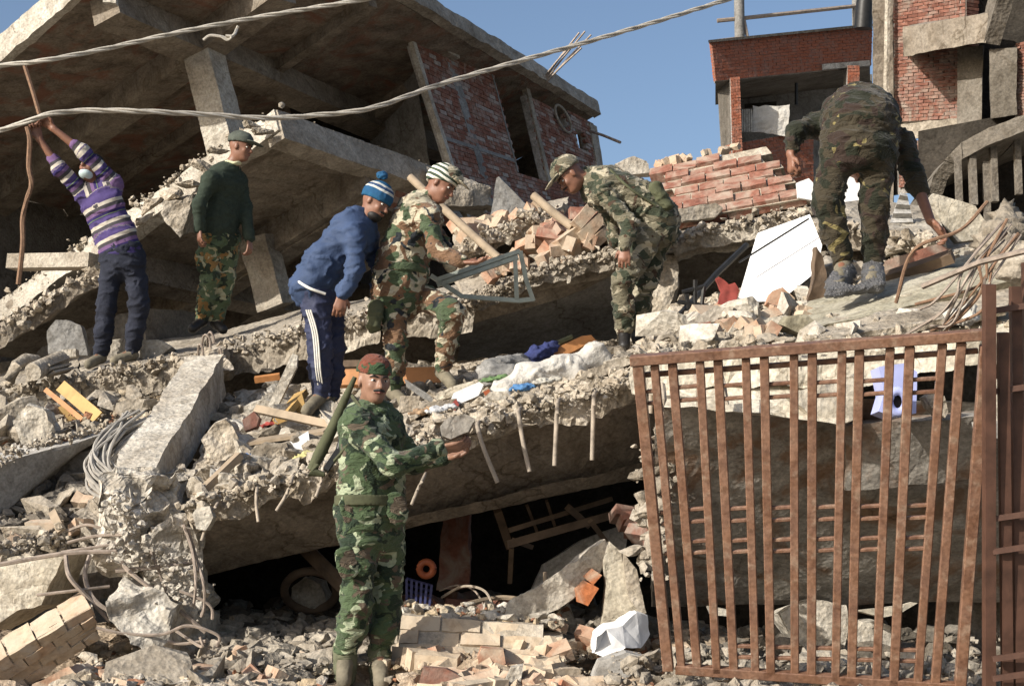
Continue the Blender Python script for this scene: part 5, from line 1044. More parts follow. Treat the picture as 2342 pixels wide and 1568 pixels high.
# ---- slab wall and rubble behind the gate -------------------------------------------------------
o = hexa('stained_slab', [V(1490, 1385, 8.65), V(2330, 1375, 8.5), V(1490, 1385, 8.9), V(2330, 1375, 8.8), V(1500, 905, 7.35), V(2330, 920, 7.2), V(1500, 905, 8.2), V(2330, 920, 8.)], WALLC, None, (60, 4, 40), {'all': .014}, 141, 2)
tag(o, 'big stained upright concrete slab behind the brown gate', 'concrete slab')
o = hexa('pale_plaster_slab', [V(1500, 925, 7.3), V(1920, 965, 7.05), V(1500, 925, 8.2), V(1920, 960, 8.), V(1490, 822, 7.75), V(1910, 795, 7.55), V(1490, 815, 8.3), V(1910, 790, 8.2)], YCONC, None, (30, 4, 10), {'all': .02}, 142, 2)
tag(o, 'cream plaster slab seen through the top bars of the gate', 'concrete slab')
block('curved_plaster_piece', [(1800, 900), (1960, 850), (1965, 930), (1950, 960), (1920, 968), (1850, 945)], 7.1, .1, YCONC, 'curved cream plaster piece behind the gate\'s centre bars', 'plaster fragment', .01, 5, 143)
o = hexa('concrete_shelf', [V(1935, 1120, 7.45), V(2260, 1090, 7.2), V(1935, 1120, 7.6), V(2260, 1090, 7.4), V(1935, 975, 7.2), V(2260, 950, 6.9), V(1935, 955, 7.6), V(2260, 930, 7.4)], WALLC, None, (20, 3, 6), {'all': .015}, 144)
tag(o, 'square concrete beam behind the right half of the gate under the lavender container', 'concrete beam')
block('hexagonal_rock', [(1782, 1405), (1830, 1385), (1880, 1372), (1935, 1382), (1945, 1430), (1930, 1480), (1850, 1485), (1810, 1450)], 8.2, .3, CONCL, 'large rounded pale boulder behind the lower gate bars', 'boulder', .02, 6, 145)
block('second_boulder', [(1958, 1440), (1975, 1420), (2010, 1418), (2040, 1430), (2040, 1505), (1965, 1495)], 8.1, .2, CONCL, 'smaller pale boulder right of the large one behind the lower gate bars', 'boulder', .015, 5, 146)
block('shard', [(1962, 1398), (2060, 1385), (2100, 1378), (2060, 1402), (2020, 1412)], 7.9, .15, YCONC, 'pointed yellow shard above the smaller boulder behind the gate', 'concrete chunk', .008, 4, 147)
block('grey_boulder', [(1620, 1385), (1680, 1395), (1675, 1408), (1628, 1405)], 8.1, .1, CONCL, 'thin pale slab edge behind the lower left gate bars', 'concrete chunk', .008, 3, 148)
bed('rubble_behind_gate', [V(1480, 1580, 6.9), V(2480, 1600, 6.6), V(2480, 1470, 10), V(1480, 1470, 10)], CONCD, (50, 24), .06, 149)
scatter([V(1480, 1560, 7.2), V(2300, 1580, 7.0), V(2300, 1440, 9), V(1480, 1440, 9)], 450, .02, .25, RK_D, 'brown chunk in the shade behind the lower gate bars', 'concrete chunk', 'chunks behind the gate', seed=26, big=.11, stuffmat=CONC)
scatter([V(1460, 1000, 7.9), V(1530, 1000, 7.8), V(1530, 1500, 7.4), V(1460, 1500, 7.4)], 160, .03, .22, RK_C, 'lump wedged between the dark opening and the left gate post', 'concrete chunk', 'lumps left of the gate post', seed=27, big=.11, stuffmat=CONC)
brickscatter([V(1430, 1250, 8.4), V(1500, 1250, 8.2), V(1500, 1200, 8.6), V(1430, 1190, 8.6)], 6, BRED, 'brick wedged at the right end of the dark opening', 'bricks at the right end of the opening', 28)
# lavender container with round handle
LV = empty('lavender_container', V(2050, 950, 6.75), 'lavender plastic container with a round hole behind the upper right gate bars', 'plastic container')
block('body', [(2010, 838), (2070, 830), (2098, 850), (2095, 945), (2040, 952), (2010, 940), (2022, 900)], 6.8, .16, BLUEP, None, None, .002, 3, 1, None, LV)
tube('round_handle', [V(2053+21*math.cos(t*math.pi/10), 918+25*math.sin(t*math.pi/10), 6.72) for t in range(21)], .022, BLUEP, LV, 1, 8)
hexa('dark_opening', [V(2040, 934, 6.735), V(2066, 934, 6.735), V(2040, 934, 6.75), V(2066, 934, 6.75), V(2040, 902, 6.735), V(2066, 902, 6.735), V(2040, 902, 6.75), V(2066, 902, 6.75)], VOID, LV)  # near-black plate standing in for the shaded hole
block('grey_rock', [(2118, 905), (2135, 893), (2160, 905), (2168, 940), (2160, 955), (2130, 930)], 6.9, .12, AGG, 'small rough rock right of the lavender container', 'stone', .012, 4, 150)
block('pale_box', [(2255, 875), (2315, 870), (2312, 960), (2280, 985), (2258, 930)], 6.6, .15, YCONC, 'pale broken box wedged behind the fence posts at right', 'concrete chunk', .02, 5, 151)
block('grey_ledge', [(2240, 960), (2320, 965), (2318, 1010), (2250, 995)], 6.5, .12, SMOOTH, 'smooth grey ledge below the pale broken box at right', 'concrete block', .004, 3, 152)
for i, (x0, y0, x1, y1) in enumerate(((1515, 880, 1512, 950), (1590, 850, 1600, 930), (1640, 835, 1660, 925))):
    wire('bent_bar', [(x0, y0, 7.1), ((x0+x1)/2+4, (y0+y1)/2, 7.0), (x1, y1, 7.0)], .016, REBARL, 'short pale bar dangling behind the top left of the gate', 'rebar', 'short bars behind the gate', 1)
o = hexa('backing_wall', [V(1440, 1600, 10.2), V(2420, 1600, 9.9), V(1440, 1600, 10.4), V(2420, 1600, 10.1), V(1440, 1340, 10.2), V(2420, 1340, 9.9), V(1440, 1340, 10.4), V(2420, 1340, 10.1)], VOID, None, (4, 1, 2))  # added dark sheet for the shade of the recess, hides bright ground
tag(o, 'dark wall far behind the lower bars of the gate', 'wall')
o = hexa('dark_backing', [V(1900, 990, 8.6), V(2420, 990, 8.4), V(1900, 990, 8.8), V(2420, 990, 8.6), V(1900, 770, 8.6), V(2420, 740, 8.4), V(1900, 770, 8.8), V(2420, 740, 8.6)], CONCD, None, (10, 1, 6), {'all': .03})  # added dark panel that closes a gap to the sky
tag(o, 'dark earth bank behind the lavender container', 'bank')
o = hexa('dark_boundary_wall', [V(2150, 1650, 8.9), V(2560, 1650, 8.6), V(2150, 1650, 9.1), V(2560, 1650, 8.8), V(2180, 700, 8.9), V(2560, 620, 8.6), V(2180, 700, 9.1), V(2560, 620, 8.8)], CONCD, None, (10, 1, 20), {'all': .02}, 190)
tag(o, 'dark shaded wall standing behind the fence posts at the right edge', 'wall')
bed('rubble_backfill', [V(1800, 620, 9.6), V(2560, 620, 9.2), V(2560, 500, 13.5), V(1800, 500, 13.5)], CONC, (40, 20), .08, 191)
# ---- gate -----------------------------------------------------------------------------------------
G1, G2, G3 = V(1450, 812, 6.0), V(2270, 752, 5.75), V(1525, 1525, 6.25)
GPL = plane(G1, G2, G3); gn = (G2-G1).cross(G3-G1).normalized(); gn = gn if gn.y < 0 else -gn
def Gp(x, y): return hit(x, y, GPL)
GT = empty('metal_gate', Gp(1860, 1550), 'rusty brown barred metal gate leaning against the rubble in the right foreground', 'gate')
def gbar(name, a, b, w_, h_, off=0., mat=GATE):
    v, f = bargeo(Gp(*a)+gn*off, Gp(*b)+gn*off, w_, h_, gn.cross((Gp(*b)-Gp(*a)).normalized()))
    bm = bmesh.new(); vv = [bm.verts.new(x) for x in v]; [bm.faces.new([vv[i] for i in q]) for q in f]
    bmesh.ops.recalc_face_normals(bm, faces=bm.faces); bmesh.ops.bevel(bm, geom=bm.edges[:], offset=.0035, segments=1, affect='EDGES')
    P = [tuple(x.co) for x in bm.verts]; bm.verts.index_update(); F = [[x.index for x in q.verts] for q in bm.faces]; bm.free()
    return mk(name, P, F, mat, GT)
gbar('top_rail', (1442, 824), (2274, 762), .040, .055, .006)
gbar('second_rail', (1462, 862), (2240, 806), .022, .02, -.035)
gbar('side_frame', (1459, 826), (1529, 1530), .045, .05, .002)
gbar('side_frame', (2255, 790), (2196, 1564), .045, .05, .0)
gbar('bottom_rail', (1545, 1528), (2212, 1572), .04, .04, .0)
XT = [1497, 1538, 1601, 1642, 1706, 1748, 1816, 1858, 1926, 1966, 2036, 2081, 2156, 2199]
XB = [1560, 1596, 1640, 1679, 1728, 1763, 1818, 1856, 1911, 1948, 2005, 2045, 2101, 2141]
def ytop(x): return 824-(x-1442)*.0745+8
def bx(i, y): t = (y-850)/(1540-850); return XT[i]+(XB[i]-XT[i])*t
for i in range(14):
    y1 = 1531+(XB[i]-1545)*.066
    gbar('bar', (XT[i], ytop(XT[i])+6), (bx(i, y1), y1), .034+.003*(i % 2), .032, .004*((i*7) % 3-1))
def rung(i, j, y, dy): gbar('rung', (bx(i, y)+6, y), (bx(j, y-dy)-6, y-dy), .016, .018, -.002)
pairs = [(1, 2), (3, 4), (5, 6), (7, 8), (9, 10), (11, 12)]
for k, (i, j) in enumerate(pairs):
    s = -k*3.2
    for y in (886, 916): rung(i, j, y+s*1.1, 4)
    for y in (1165, 1193, 1238, 1264): rung(i, j, y+s*.5, 3)
    if k: 
        for y in (1474, 1499): rung(i, j, y+k*2.2, -1)
for y in (895, 922, 1172, 1198, 1240, 1266): gbar('rung', (1474+(y-850)*.11, y), (bx(0, y)-5, y-1), .016, .018, -.002)
# posts of the fence panel at the right edge
FN = empty('fence_panel', V(2300, 1600, 5.6), 'dark rusty fence posts at the right edge of the view beside the gate', 'fence')
for i, (x0, y0, x1, y1, w_) in enumerate(((2262, 650, 2262, 1620, .046), (2294, 760, 2304, 1620, .030), (2322, 655, 2333, 1620, .034), (2352, 600, 2362, 1620, .05))):
    v, f = bargeo(V(x0, y0, 5.6+.05*i), V(x1, y1, 5.75), w_, .04, Vector((0, 1, 0))); mk('post', v, f, GATE2, FN)
for y in (705, 890, 1180, 1255, 1500, 1545):
    v, f = bargeo(V(2270, y+6, 5.68), V(2352, y-6, 5.66), .022, .022, Vector((0, 1, 0))); mk('rail', v, f, GATE2, FN)
wire('leaning_pipe', [(2110, 655, 5.9), (2240, 600, 5.7), (2400, 560, 5.5)], .012, REBAR, 'thin pale pipe leaning across the right edge above the gate', 'pipe', None, 1)
for i in range(13):
    rr = random.Random(i+9); x = 2345-rr.random()*90; y = 460+rr.random()*110
    wire('bent_rod', [(x, y, 6.6), (x-40-rr.random()*30, y+60+rr.random()*30, 6.5), (x-60-rr.random()*110, y+110+rr.random()*80, 6.5), (x-130-rr.random()*90, y+190+rr.random()*60, 6.6)],   .004+.005*rr.random(), REBAR if i % 3 else ROPE, 'bent rod in the tangle at the right edge above the gate', 'rebar', 'rods tangled at the right edge')
implicit('plastic_bag', [seg(Pd(2180, 725, 6.9), Pd(2215, 720, 6.85), .03, .04, .02), seg(Pd(2170, 718, 6.9), Pd(2190, 735, 6.9), .02, .025, .02)], CLOTHW, None, .009, fold=.016, seed=31, foldf=22)
tag(COL.objects[-1], 'small shiny white plastic bag on the slab near the right end of the gate', 'plastic bag')
implicit('dusty_bundle', [seg(Pd(2290, 545, 7.2), Pd(2300, 495, 7.3), .09, .06, .04), seg(Pd(2260, 560, 7.2), Pd(2330, 600, 7.1), .08, .10, .05), seg(Pd(2300, 490, 7.3), Pd(2330, 530, 7.2), .06, .05, .04)], CONC, None, .016, fold=.03, seed=33)
tag(COL.objects[-1], 'dusty grey cloth bundle heaped at the right edge', 'cloth')
# ---- red building far right ------------------------------------------------------------------------
RB = empty('red_balcony_building', V(1800, 560, 24), 'red brick building with a balcony parapet beyond the rubble at the right', 'building')
def RV(x, y, d=24): return V(x, y, d)
def wallq(name, px, d0, d1, rows, cols, mat, jag=None, parent=None, seed=1, lim=150, openings=(), th=.35, mort=MORT, gap=.12):
    q = (V(*px[0], d0), V(*px[1], d1), V(*px[2], d1), V(*px[3], d0)); E = empty(name, q[3], None, None); parent = parent or RB; E.parent = parent; E.location = q[3]-W[parent]
    brick_wall(E, *q, Vector((0, th, 0)), rows, cols, BK[mat.name][0], openings, lim, mort, gap, .012, seed, jag); return E
wallq('parapet', [(1626, 96), (1995, 58), (1992, 150), (1636, 186)], 24, 26, 13, 20, BORG, seed=21, th=.12)
hexa('parapet_cap', [V(1620, 98, 23.9), V(1998, 60, 25.9), V(1620, 98, 24.4), V(1998, 60, 26.4), V(1620, 92, 23.9), V(1998, 54, 25.9), V(1620, 92, 24.4), V(1998, 54, 26.4)], CONCD, RB)
hexa('parapet_side', [V(1636, 188, 24.2), V(1626, 97, 24.2), V(1636, 188, 29), V(1626, 110, 29), V(1640, 187, 24.2), V(1630, 97, 24.2), V(1640, 187, 29), V(1632, 110, 29)], BORG, RB)
hexa('parapet_base', [V(1636, 190, 24.05), V(1990, 154, 26.05), V(1636, 240, 28), V(1990, 205, 29), V(1636, 184, 24.05), V(1990, 148, 26.05), V(1636, 234, 28), V(1990, 199, 29)], CONCD, RB)
hexa('ledge', [V(1880, 160, 25.2), V(1990, 150, 25.6), V(1880, 165, 25.8), V(1990, 153, 26), V(1880, 147, 25.2), V(1990, 138, 25.6), V(1880, 149, 25.8), V(1990, 140, 26)], PLAST, RB)
wallq('pillar', [(1670, 178), (1692, 176), (1698, 350), (1675, 355)], 24.1, 24.1, 26, 2, BORG, seed=22, th=.3)
wallq('pillar', [(1938, 150), (1966, 150), (1966, 215), (1938, 218)], 25.4, 25.4, 9, 2, BORG, seed=23, th=.3)
wallq('lower_wall', [(1672, 330), (1860, 298), (1860, 470), (1672, 480)], 24.2, 25, 20, 12, BORG, seed=24)
wallq('lower_wall', [(1930, 340), (1990, 330), (1990, 460), (1930, 460)], 25.2, 25.4, 14, 4, BORG, seed=27)
hexa('veranda_wall', [V(1690, 470, 27.5), V(1995, 470, 28), V(1690, 470, 27.8), V(1995, 470, 28.3), V(1690, 185, 27.5), V(1995, 170, 28), V(1690, 185, 27.8), V(1995, 170, 28.3)], PLAST, RB, (10, 1, 10))
hexa('veranda_side', [V(1650, 360, 25.5), V(1672, 360, 24.2), V(1655, 330, 29), V(1680, 330, 29), V(1640, 190, 25.5), V(1668, 190, 24.2), V(1650, 200, 29), V(1680, 200, 29)], CONCD, RB)
hexa('dark_window', [V(1703, 248, 27.3), V(1776, 242, 27.3), V(1703, 248, 27.45), V(1776, 242, 27.45), V(1703, 238, 27.3), V(1776, 232, 27.3), V(1703, 238, 27.45), V(1776, 232, 27.45)], VOID, RB)
hexa('white_tarpaulin', [V(1722, 300, 24.6), V(1800, 318, 24.6), V(1722, 300, 24.65), V(1800, 318, 24.65), V(1722, 246, 24.6), V(1806, 240, 24.6), V(1722, 246, 24.65), V(1806, 240, 24.65)], CLOTHW, RB, (12, 1, 10), {'all': .05}, 8, 2)
for i in range(6):
    hexa('grille_bar', [V(1692+i*5, 302, 24.5), V(1695+i*5, 302, 24.5), V(1692+i*5, 302, 24.53), V(1695+i*5, 302, 24.53), V(1692+i*5, 250, 24.5), V(1695+i*5, 250, 24.5), V(1692+i*5, 250, 24.53), V(1695+i*5, 250, 24.53)], CONCL, RB)
tube('door_post', [V(1821, 190, 25.5), V(1821, 240, 25.5)], .03, GUN, RB)
tube('roof_post', [V(1690, -30, 24.4), V(1692, 92, 24.4)], .085, PLAST, RB, 1, 8); tube('roof_post', [V(1957, -40, 26), V(1958, 66, 26)], .07, PLAST, RB, 1, 8)
tube('roof_brace', [V(1700, 38, 24.4), V(1710, 88, 24.4)], .03, REBAR, RB)
tube('roof_rail', [V(1640, 48, 24.4), V(1700, 42, 24.4), V(1960, 14, 26), V(2010, 9, 26)], .035, REBAR, RB)
tube('roof_rail', [V(1640, 94, 24.2), V(1690, 88, 24.3)], .03, REBAR, RB)
tube('water_tank', [V(1985, -40, 25), V(1978, 10, 25), V(1974, 66, 25)], .15, GUN, RB, 1, 10)
# ---- tall right building ----------------------------------------------------------------------------
TB = empty('tall_brick_building', V(2150, 600, 13), 'tall brick building with concrete ledges and a dark open stair at the right edge', 'building')
hexa('corner_pillar', [V(2000, 480, 14), V(2042, 480, 14), V(2000, 480, 14.4), V(2042, 480, 14.4), V(1995, -40, 14), V(2044, -40, 14), V(1995, -40, 14.4), V(2044, -40, 14.4)], SOFF, TB, (4, 2, 30), {'all': .015}, 160)
tube('drain_pipe', [V(2031, -30, 13.9), V(2027, 200, 13.9), V(2035, 225, 13.85), V(2037, 400, 13.9)], .03, CONC, TB)
wallq('brick_wall', [(2044, -30), (2210, -60), (2210, 270), (2048, 280)], 14, 13.2, 40, 7, BRED, None, TB, 31, 300, (), .3, MORT, .18)
wallq('brick_wall', [(2060, 320), (2210, 325), (2120, 420), (2062, 430)], 13.9, 13.1, 14, 6, BRED, None, TB, 32, 150, (), .3, MORT, .18)
wallq('brick_wall', [(2325, 100), (2420, 80), (2420, 260), (2325, 265)], 12.4, 12.1, 24, 4, BRED, None, TB, 33, 100, (), .3, MORT, .18)
hexa('concrete_band', [V(2060, 322, 13.8), V(2230, 300, 13.1), V(2060, 322, 14.1), V(2230, 300, 13.4), V(2058, 285, 13.8), V(2230, 268, 13.1), V(2058, 285, 14.1), V(2230, 268, 13.4)], CONC, TB, (20, 1, 4), {'all': .012}, 161)
hexa('concrete_ledge', [V(2065, 128, 13.), V(2255, 98, 12.3), V(2068, 122, 13.9), V(2262, 95, 13.1), V(2065, 62, 13.), V(2258, 30, 12.3), V(2068, 62, 13.9), V(2262, 30, 13.1)], SOFF, TB, (24, 4, 8), {'all': .012}, 162)
hexa('upright_panel', [V(2190, 290, 13.), V(2245, 280, 12.8), V(2190, 290, 13.3), V(2245, 280, 13.1), V(2190, 110, 13.), V(2250, 105, 12.8), V(2190, 110, 13.3), V(2250, 105, 13.1)], CONCD, TB, (6, 1, 14), {'all': .01}, 163)
hexa('upright_panel', [V(2265, 270, 12.4), V(2325, 262, 12.3), V(2265, 270, 12.7), V(2325, 262, 12.6), V(2262, 112, 12.4), V(2325, 108, 12.3), V(2262, 112, 12.7), V(2325, 108, 12.6)], CONCD, TB, (6, 1, 14), {'all': .01}, 164)
hexa('dark_recess', [V(2180, 330, 13.6), V(2480, 330, 13.), V(2180, 330, 13.9), V(2480, 330, 13.3), V(2180, -60, 13.6), V(2480, -60, 13.), V(2180, -60, 13.9), V(2480, -60, 13.3)], VOID, TB)  # near-black sheet painted for the deep shade of the recess
o = beam('column_head', V(2300, -40, 12.2), V(2262, 95, 12.4), .14, .2, Vector((1, 0, 0)), CONCD, TB, n=(8, 2, 2), rough={'all': .012})
# stair soffit: curved band, near-black sheet for the shade below, hanging balusters
cpt = [(2450, 215), (2342, 262), (2260, 292), (2200, 325), (2160, 365), (2135, 400), (2122, 440), (2120, 480)]
for i in range(7):
    (xa, ya), (xb, yb) = cpt[i], cpt[i+1]; da, db = 11.2+i*.12, 11.32+i*.12
    nx, ny = (0, 34) if i < 4 else (34, 6); na, nb_ = (0, 34) if i < 3 else (34, 10)
    a0, a1 = V(xa, ya, da), V(xa+(0 if i < 4 else 30), ya+(38 if i < 4 else 14), da); b0, b1 = V(xb, yb, db), V(xb+(0 if i < 3 else 30), yb+(38 if i < 3 else 14), db)
    dv = Vector((.1, 1.2, 0))
    hexa('stair_band', [a1, b1, a1+dv, b1+dv, a0, b0, a0+dv, b0+dv], CONCD, TB, (10, 6, 3), {'all': .01}, 170+i)  # dark tone stands in for the shade over this corner
hexa('stair_shadow_wall', [V(2100, 600, 12.8), V(2480, 600, 12.2), V(2100, 600, 13.), V(2480, 600, 12.4), V(2100, 300, 12.8), V(2480, 230, 12.2), V(2100, 300, 13), V(2480, 230, 12.4)], VOID, TB)  # near-black sheet for the darkness under the stair
for x, y0, y1, w_ in ((2190, 358, 495, .035), (2222, 340, 470, .06), (2254, 370, 520, .035), (2270, 320, 462, .055), (2325, 300, 445, .04)):
    v, f = bargeo(V(x, y0, 11.6), V(x+5, y1, 11.5), w_, .05, Vector((0, 1, 0))); mk('hanging_baluster', v, f, CONCD, TB)
block('plaster_board', [(2122, 455), (2135, 440), (2230, 470), (2262, 520), (2262, 545), (2190, 555), (2160, 520)], 10.6, .08, YCONC, 'yellowish plaster board under the dark stair at the right', 'wall panel', .008, 4, 180)
# background behind right soldier's legs: white sheets + corrugated panel
block('white_sheet', [(1822, 418), (1850, 408), (1880, 440), (1870, 460), (1825, 452)], 10.5, .03, WHITE, 'small white panel left of the right hand soldier\'s knee', 'board', .002, 2, 1)
block('white_sheet', [(1925, 450), (1935, 395), (1965, 390), (1985, 455), (1930, 462)], 10.5, .03, WHITE, 'white panel showing between the right hand soldier\'s legs', 'board', .002, 2, 1)
CG = empty('corrugated_sheet', V(2050, 570, 10.5), 'corrugated pale sheet leaning right of the right hand soldier\'s knees', 'metal sheet')
vs = []; fs = []; m_ = 24
for i in range(m_+1):
    t = i/m_; off = .02*math.sin(i*math.pi/2); a = V(2060-45*t, 440+128*t, 10.5-off); b = V(2075+25*t, 445+115*t, 10.5-off); vs += [a, b, a+Vector((0, .012, 0)), b+Vector((0, .012, 0))]
for i in range(m_): k = 4*i; fs += [[k, k+1, k+5, k+4], [k+2, k+6, k+7, k+3], [k, k+4, k+6, k+2], [k+1, k+3, k+7, k+5]]
mk('sheet', vs, fs, SMOOTH, CG)
block('grey_slab_bit', [(2010, 540), (2070, 530), (2110, 545), (2100, 570), (2030, 580)], 9.8, .15, CONCL, 'pale slab bit behind the right hand soldier\'s ankle', 'concrete chunk', .01, 4, 181)
rubslab('upper_right_slab', V(1830, 520, 10.2), V(2150, 560, 9.6), V(2150, 470, 11.5), V(1850, 450, 11.5), Vector((0, .02, -.1)), 'rubble covered slab behind the right hand soldier\'s legs', CONC, .03, (30, 12, 3), 182, cnt=200)
# =================================================================== people
def human(lab, d, J, f, head, skin, top=None, trs=None, boots=None, grp=None, hands=(), fat=1., foldt=.012, foldl=.012, sleeve=(1, 1), seed=0, hips=.165, tw=.185, footl=.13, skirt=None, topf=.64):
    """J maps joint names to (px, py, depth offset)."""
    j = {k: V(x, y, d+e) for k, (x, y, e) in J.items()}; f = Vector(f).normalized()
    base = (j['anA']+j['anB'])/2; base.z = min(j['anA'].z, j['anB'].z)-.08
    E = empty('person', base, lab, 'person', grp)
    hc, hf, hu = head; C = V(hc[0], hc[1], d+hc[2]); hp, fr = headprims(C, hf, hu, 1.0)
    fn = np.array(f); B = list(hp)
    B.append(seg(j['neck'], C-fr[2]*.055-fr[1]*.02, .055, .052, .03))
    B.append(seg(j['chest'], j['waist'], .13, .115, .05, (fn, .7))); B.append(seg(j['waist'], j['hip'], .115, .12, .05, (fn, .8)))
    B.append(seg(j['neck'], j['chest'], .05, .10, .05)); B.append(seg(j['shA'], j['shB'], .05, .05, .05))
    for s in 'AB':
        B.append(seg(j['sh'+s], j['el'+s], .044, .036, .02)); B.append(seg(j['el'+s], j['wr'+s], .037, .026, .015))
        B.append(seg(j['hp'+s], j['kn'+s], .075, .05, .04)); B.append(seg(j['kn'+s], j['an'+s], .05, .036, .02)); B.append(seg(j['an'+s], j['to'+s], .032, .03, .02))
    for (s, D, Pn, cu, th) in hands: B += handprims(j['wr'+s], D, Pn, cu, 1.03, th)
    implicit('body', B, skin, E, .0085, seed=seed)
    if top:
        T = [seg(j['chest'], j['waist'], tw*fat, tw*.93*fat, .06, (fn, topf)), seg(j['waist'], j['hip'], tw*.93*fat, (tw*.98)*fat, .06, (fn, topf+.06))]
        T.append(seg(j['shA'], j['shB'], .076, .076, .06)); T.append(seg((j['neck']*.45+j['chest']*.55), j['chest'], .10, .15, .06, (fn, .75)))
        T.append(seg(j['neck'], j['neck']*.7+j['chest']*.3, .064, .075, .03))
        for i, s in enumerate('AB'):
            T.append(seg(j['sh'+s], j['el'+s], .065, .057, .03)); T.append(seg(j['el'+s], j['el'+s].lerp(j['wr'+s], sleeve[i]), .057, .047, .03))
        if skirt: T.append(seg(j['hip'], j['hip']+(j['hip']-j['waist']).normalized()*skirt, tw*.98*fat, tw*1.0*fat, .04, (fn, topf+.08)))
        implicit(top[0], T, top[1], E, .0115, fold=foldt, seed=seed+1, foldf=7)
    if trs:
        L = [seg(j['hip'], (j['hpA']+j['hpB'])/2, hips, hips*.96, .05, (fn, .8))]
        for s in 'AB':
            L.append(seg(j['hp'+s], j['kn'+s], .100, .076, .045)); k2 = j['kn'+s].lerp(j['an'+s], .5); L.append(seg(j['kn'+s], k2, .074, .072, .03)); L.append(seg(k2, j['an'+s].lerp(j['kn'+s], .06), .072, .060, .03))
        implicit(trs[0], L, trs[1], E, .0105, fold=foldl, seed=seed+2, foldf=7)
    if boots:
        for s in 'AB':
            a, t = j['an'+s], j['to'+s]; implicit(boots[0], [seg(a+Z*.05, a-Z*.01, .052, .046, .02), seg(a-Z*.02, t, .044, .038, .02), seg(a-Z*.03-(t-a).normalized()*.03, t-Z*.012, .036, .032, .015)], boots[1], E, .009, fold=.003, seed=seed+5)
    return E, j, C, fr
def cap(E, C, fr, mat, brim=.075, tilt=-.15, s=1., h=.085, name='cap', slouch=0.):
    sd, f, u, Rm = fr
    implicit(name, [ell(C+u*(.055+slouch*.5)*s-f*.012*s, Rm, (.092*s, .110*s, h*s), .01)], mat, E, .008, cuts=[(np.array(C+u*.035*s), -np.array(u))], fold=.004)
    if brim:
        c = C+u*.045*s+f*.12*s; implicit(name+'_brim', [seg(c-sd*.035*s, c+sd*.035*s, .055*s, .055*s, .02, (np.array((u*math.cos(tilt)+f*math.sin(-tilt)*1.).normalized()), .16))], mat, E, .006)
CAPG = plain('grey_green_cap_cloth', (.07, .08, .065), .9, 0, .3, 12)
# 1 striped sweater
E1, j1, C1_, f1_ = human('man in a purple striped sweater reaching both arms up to the cable at the left', 12.0,
    dict(neck=(222, 425, .02), chest=(232, 462, 0), waist=(262, 535, 0), hip=(277, 572, 0), shA=(192, 445, -.02), elA=(138, 388, -.12), wrA=(90, 318, -.15), shB=(262, 420, 0), elB=(190, 348, -.12), wrB=(122, 294, -.15),
         hpA=(257, 598, 0), knA=(244, 702, -.02), anA=(230, 812, .02), toA=(203, 832, -.12), hpB=(304, 592, 0), knB=(318, 700, -.02), anB=(301, 806, .02), toB=(262, 824, -.10)),
    (-.35, -.94, .1), ((208, 384, -.03), (-.35, -.88, .28), (.1, .2, .9)), SKIND, ('striped_sweater', SWEAT), ('trousers', NAVY), ('shoe', BOOTB),
    hands=[('A', (-.35, -.1, .9), (-.3, .9, .1), 1.1, 1), ('B', (-.75, -.1, .65), (.3, .9, .3), 1.1, -1)], sleeve=(.35, .28), seed=10, foldt=.010, tw=.178)
face(E1, C1_, f1_)
sd, f, u, Rm = f1_
implicit('face_mask', [ell(C1_-u*.080+f*.034, Rm, (.056, .062, .038), .02)], MASK, E1, .007)
implicit('hair', [ell(C1_+u*.045-f*.025, Rm, (.084, .098, .09), .02)], HAIR, E1, .009, cuts=[(np.array(C1_+f*.045+u*.02), np.array(f)-.5*np.array(u)), (np.array(C1_-u*.03), -np.array(u))])
# 2 green sweater
E2, j2, C2_, f2_ = human('soldier in a dark green sweater and camouflage trousers standing under the leaning column', 12.6,
    dict(neck=(532, 378, 0), chest=(515, 420, 0), waist=(505, 490, 0), hip=(500, 520, 0), shA=(482, 412, -.20), elA=(455, 470, -.27), wrA=(456, 522, -.25), shB=(545, 412, .12), elB=(562, 478, .1), wrB=(570, 545, -.02),
         hpA=(482, 545, -.04), knA=(480, 640, -.06), anA=(462, 730, 0), toA=(440, 750, -.12), hpB=(522, 545, .06), knB=(515, 645, .04), anB=(494, 735, .05), toB=(510, 752, -.06)),
    (.8, -.5, 0), ((551, 338, -.02), (.93, -.28, -.16), (.1, 0, 1)), SKIND, ('sweater', GREENS), ('camouflage_trousers', CAMT), ('boot', BOOT),
    hands=[('A', (.05, -.1, -1), (-.8, -.5, 0), .5, 1), ('B', (.1, -.1, -1), (.9, -.3, 0), .6, -1)], seed=20, foldt=.007, tw=.19, topf=.7)
face(E2, C2_, f2_); cap(E2, C2_, f2_, CAPG, .07, s=1.05)
implicit('shirt_collar', [seg(j2['neck']+Vector((-.02, -.01, .02)), j2['neck']+Vector((.04, -.04, -.0)), .060, .045, .03, (np.array((-.3, .2, 1.)), .35))], CHECK, E2, .008)
implicit('cargo_pocket', [seg(V(462, 585, 12.48), V(466, 610, 12.48), .07, .07, .02, (np.array((.6, -.8, 0)), .3))], CAMT, E2, .009, fold=.006)
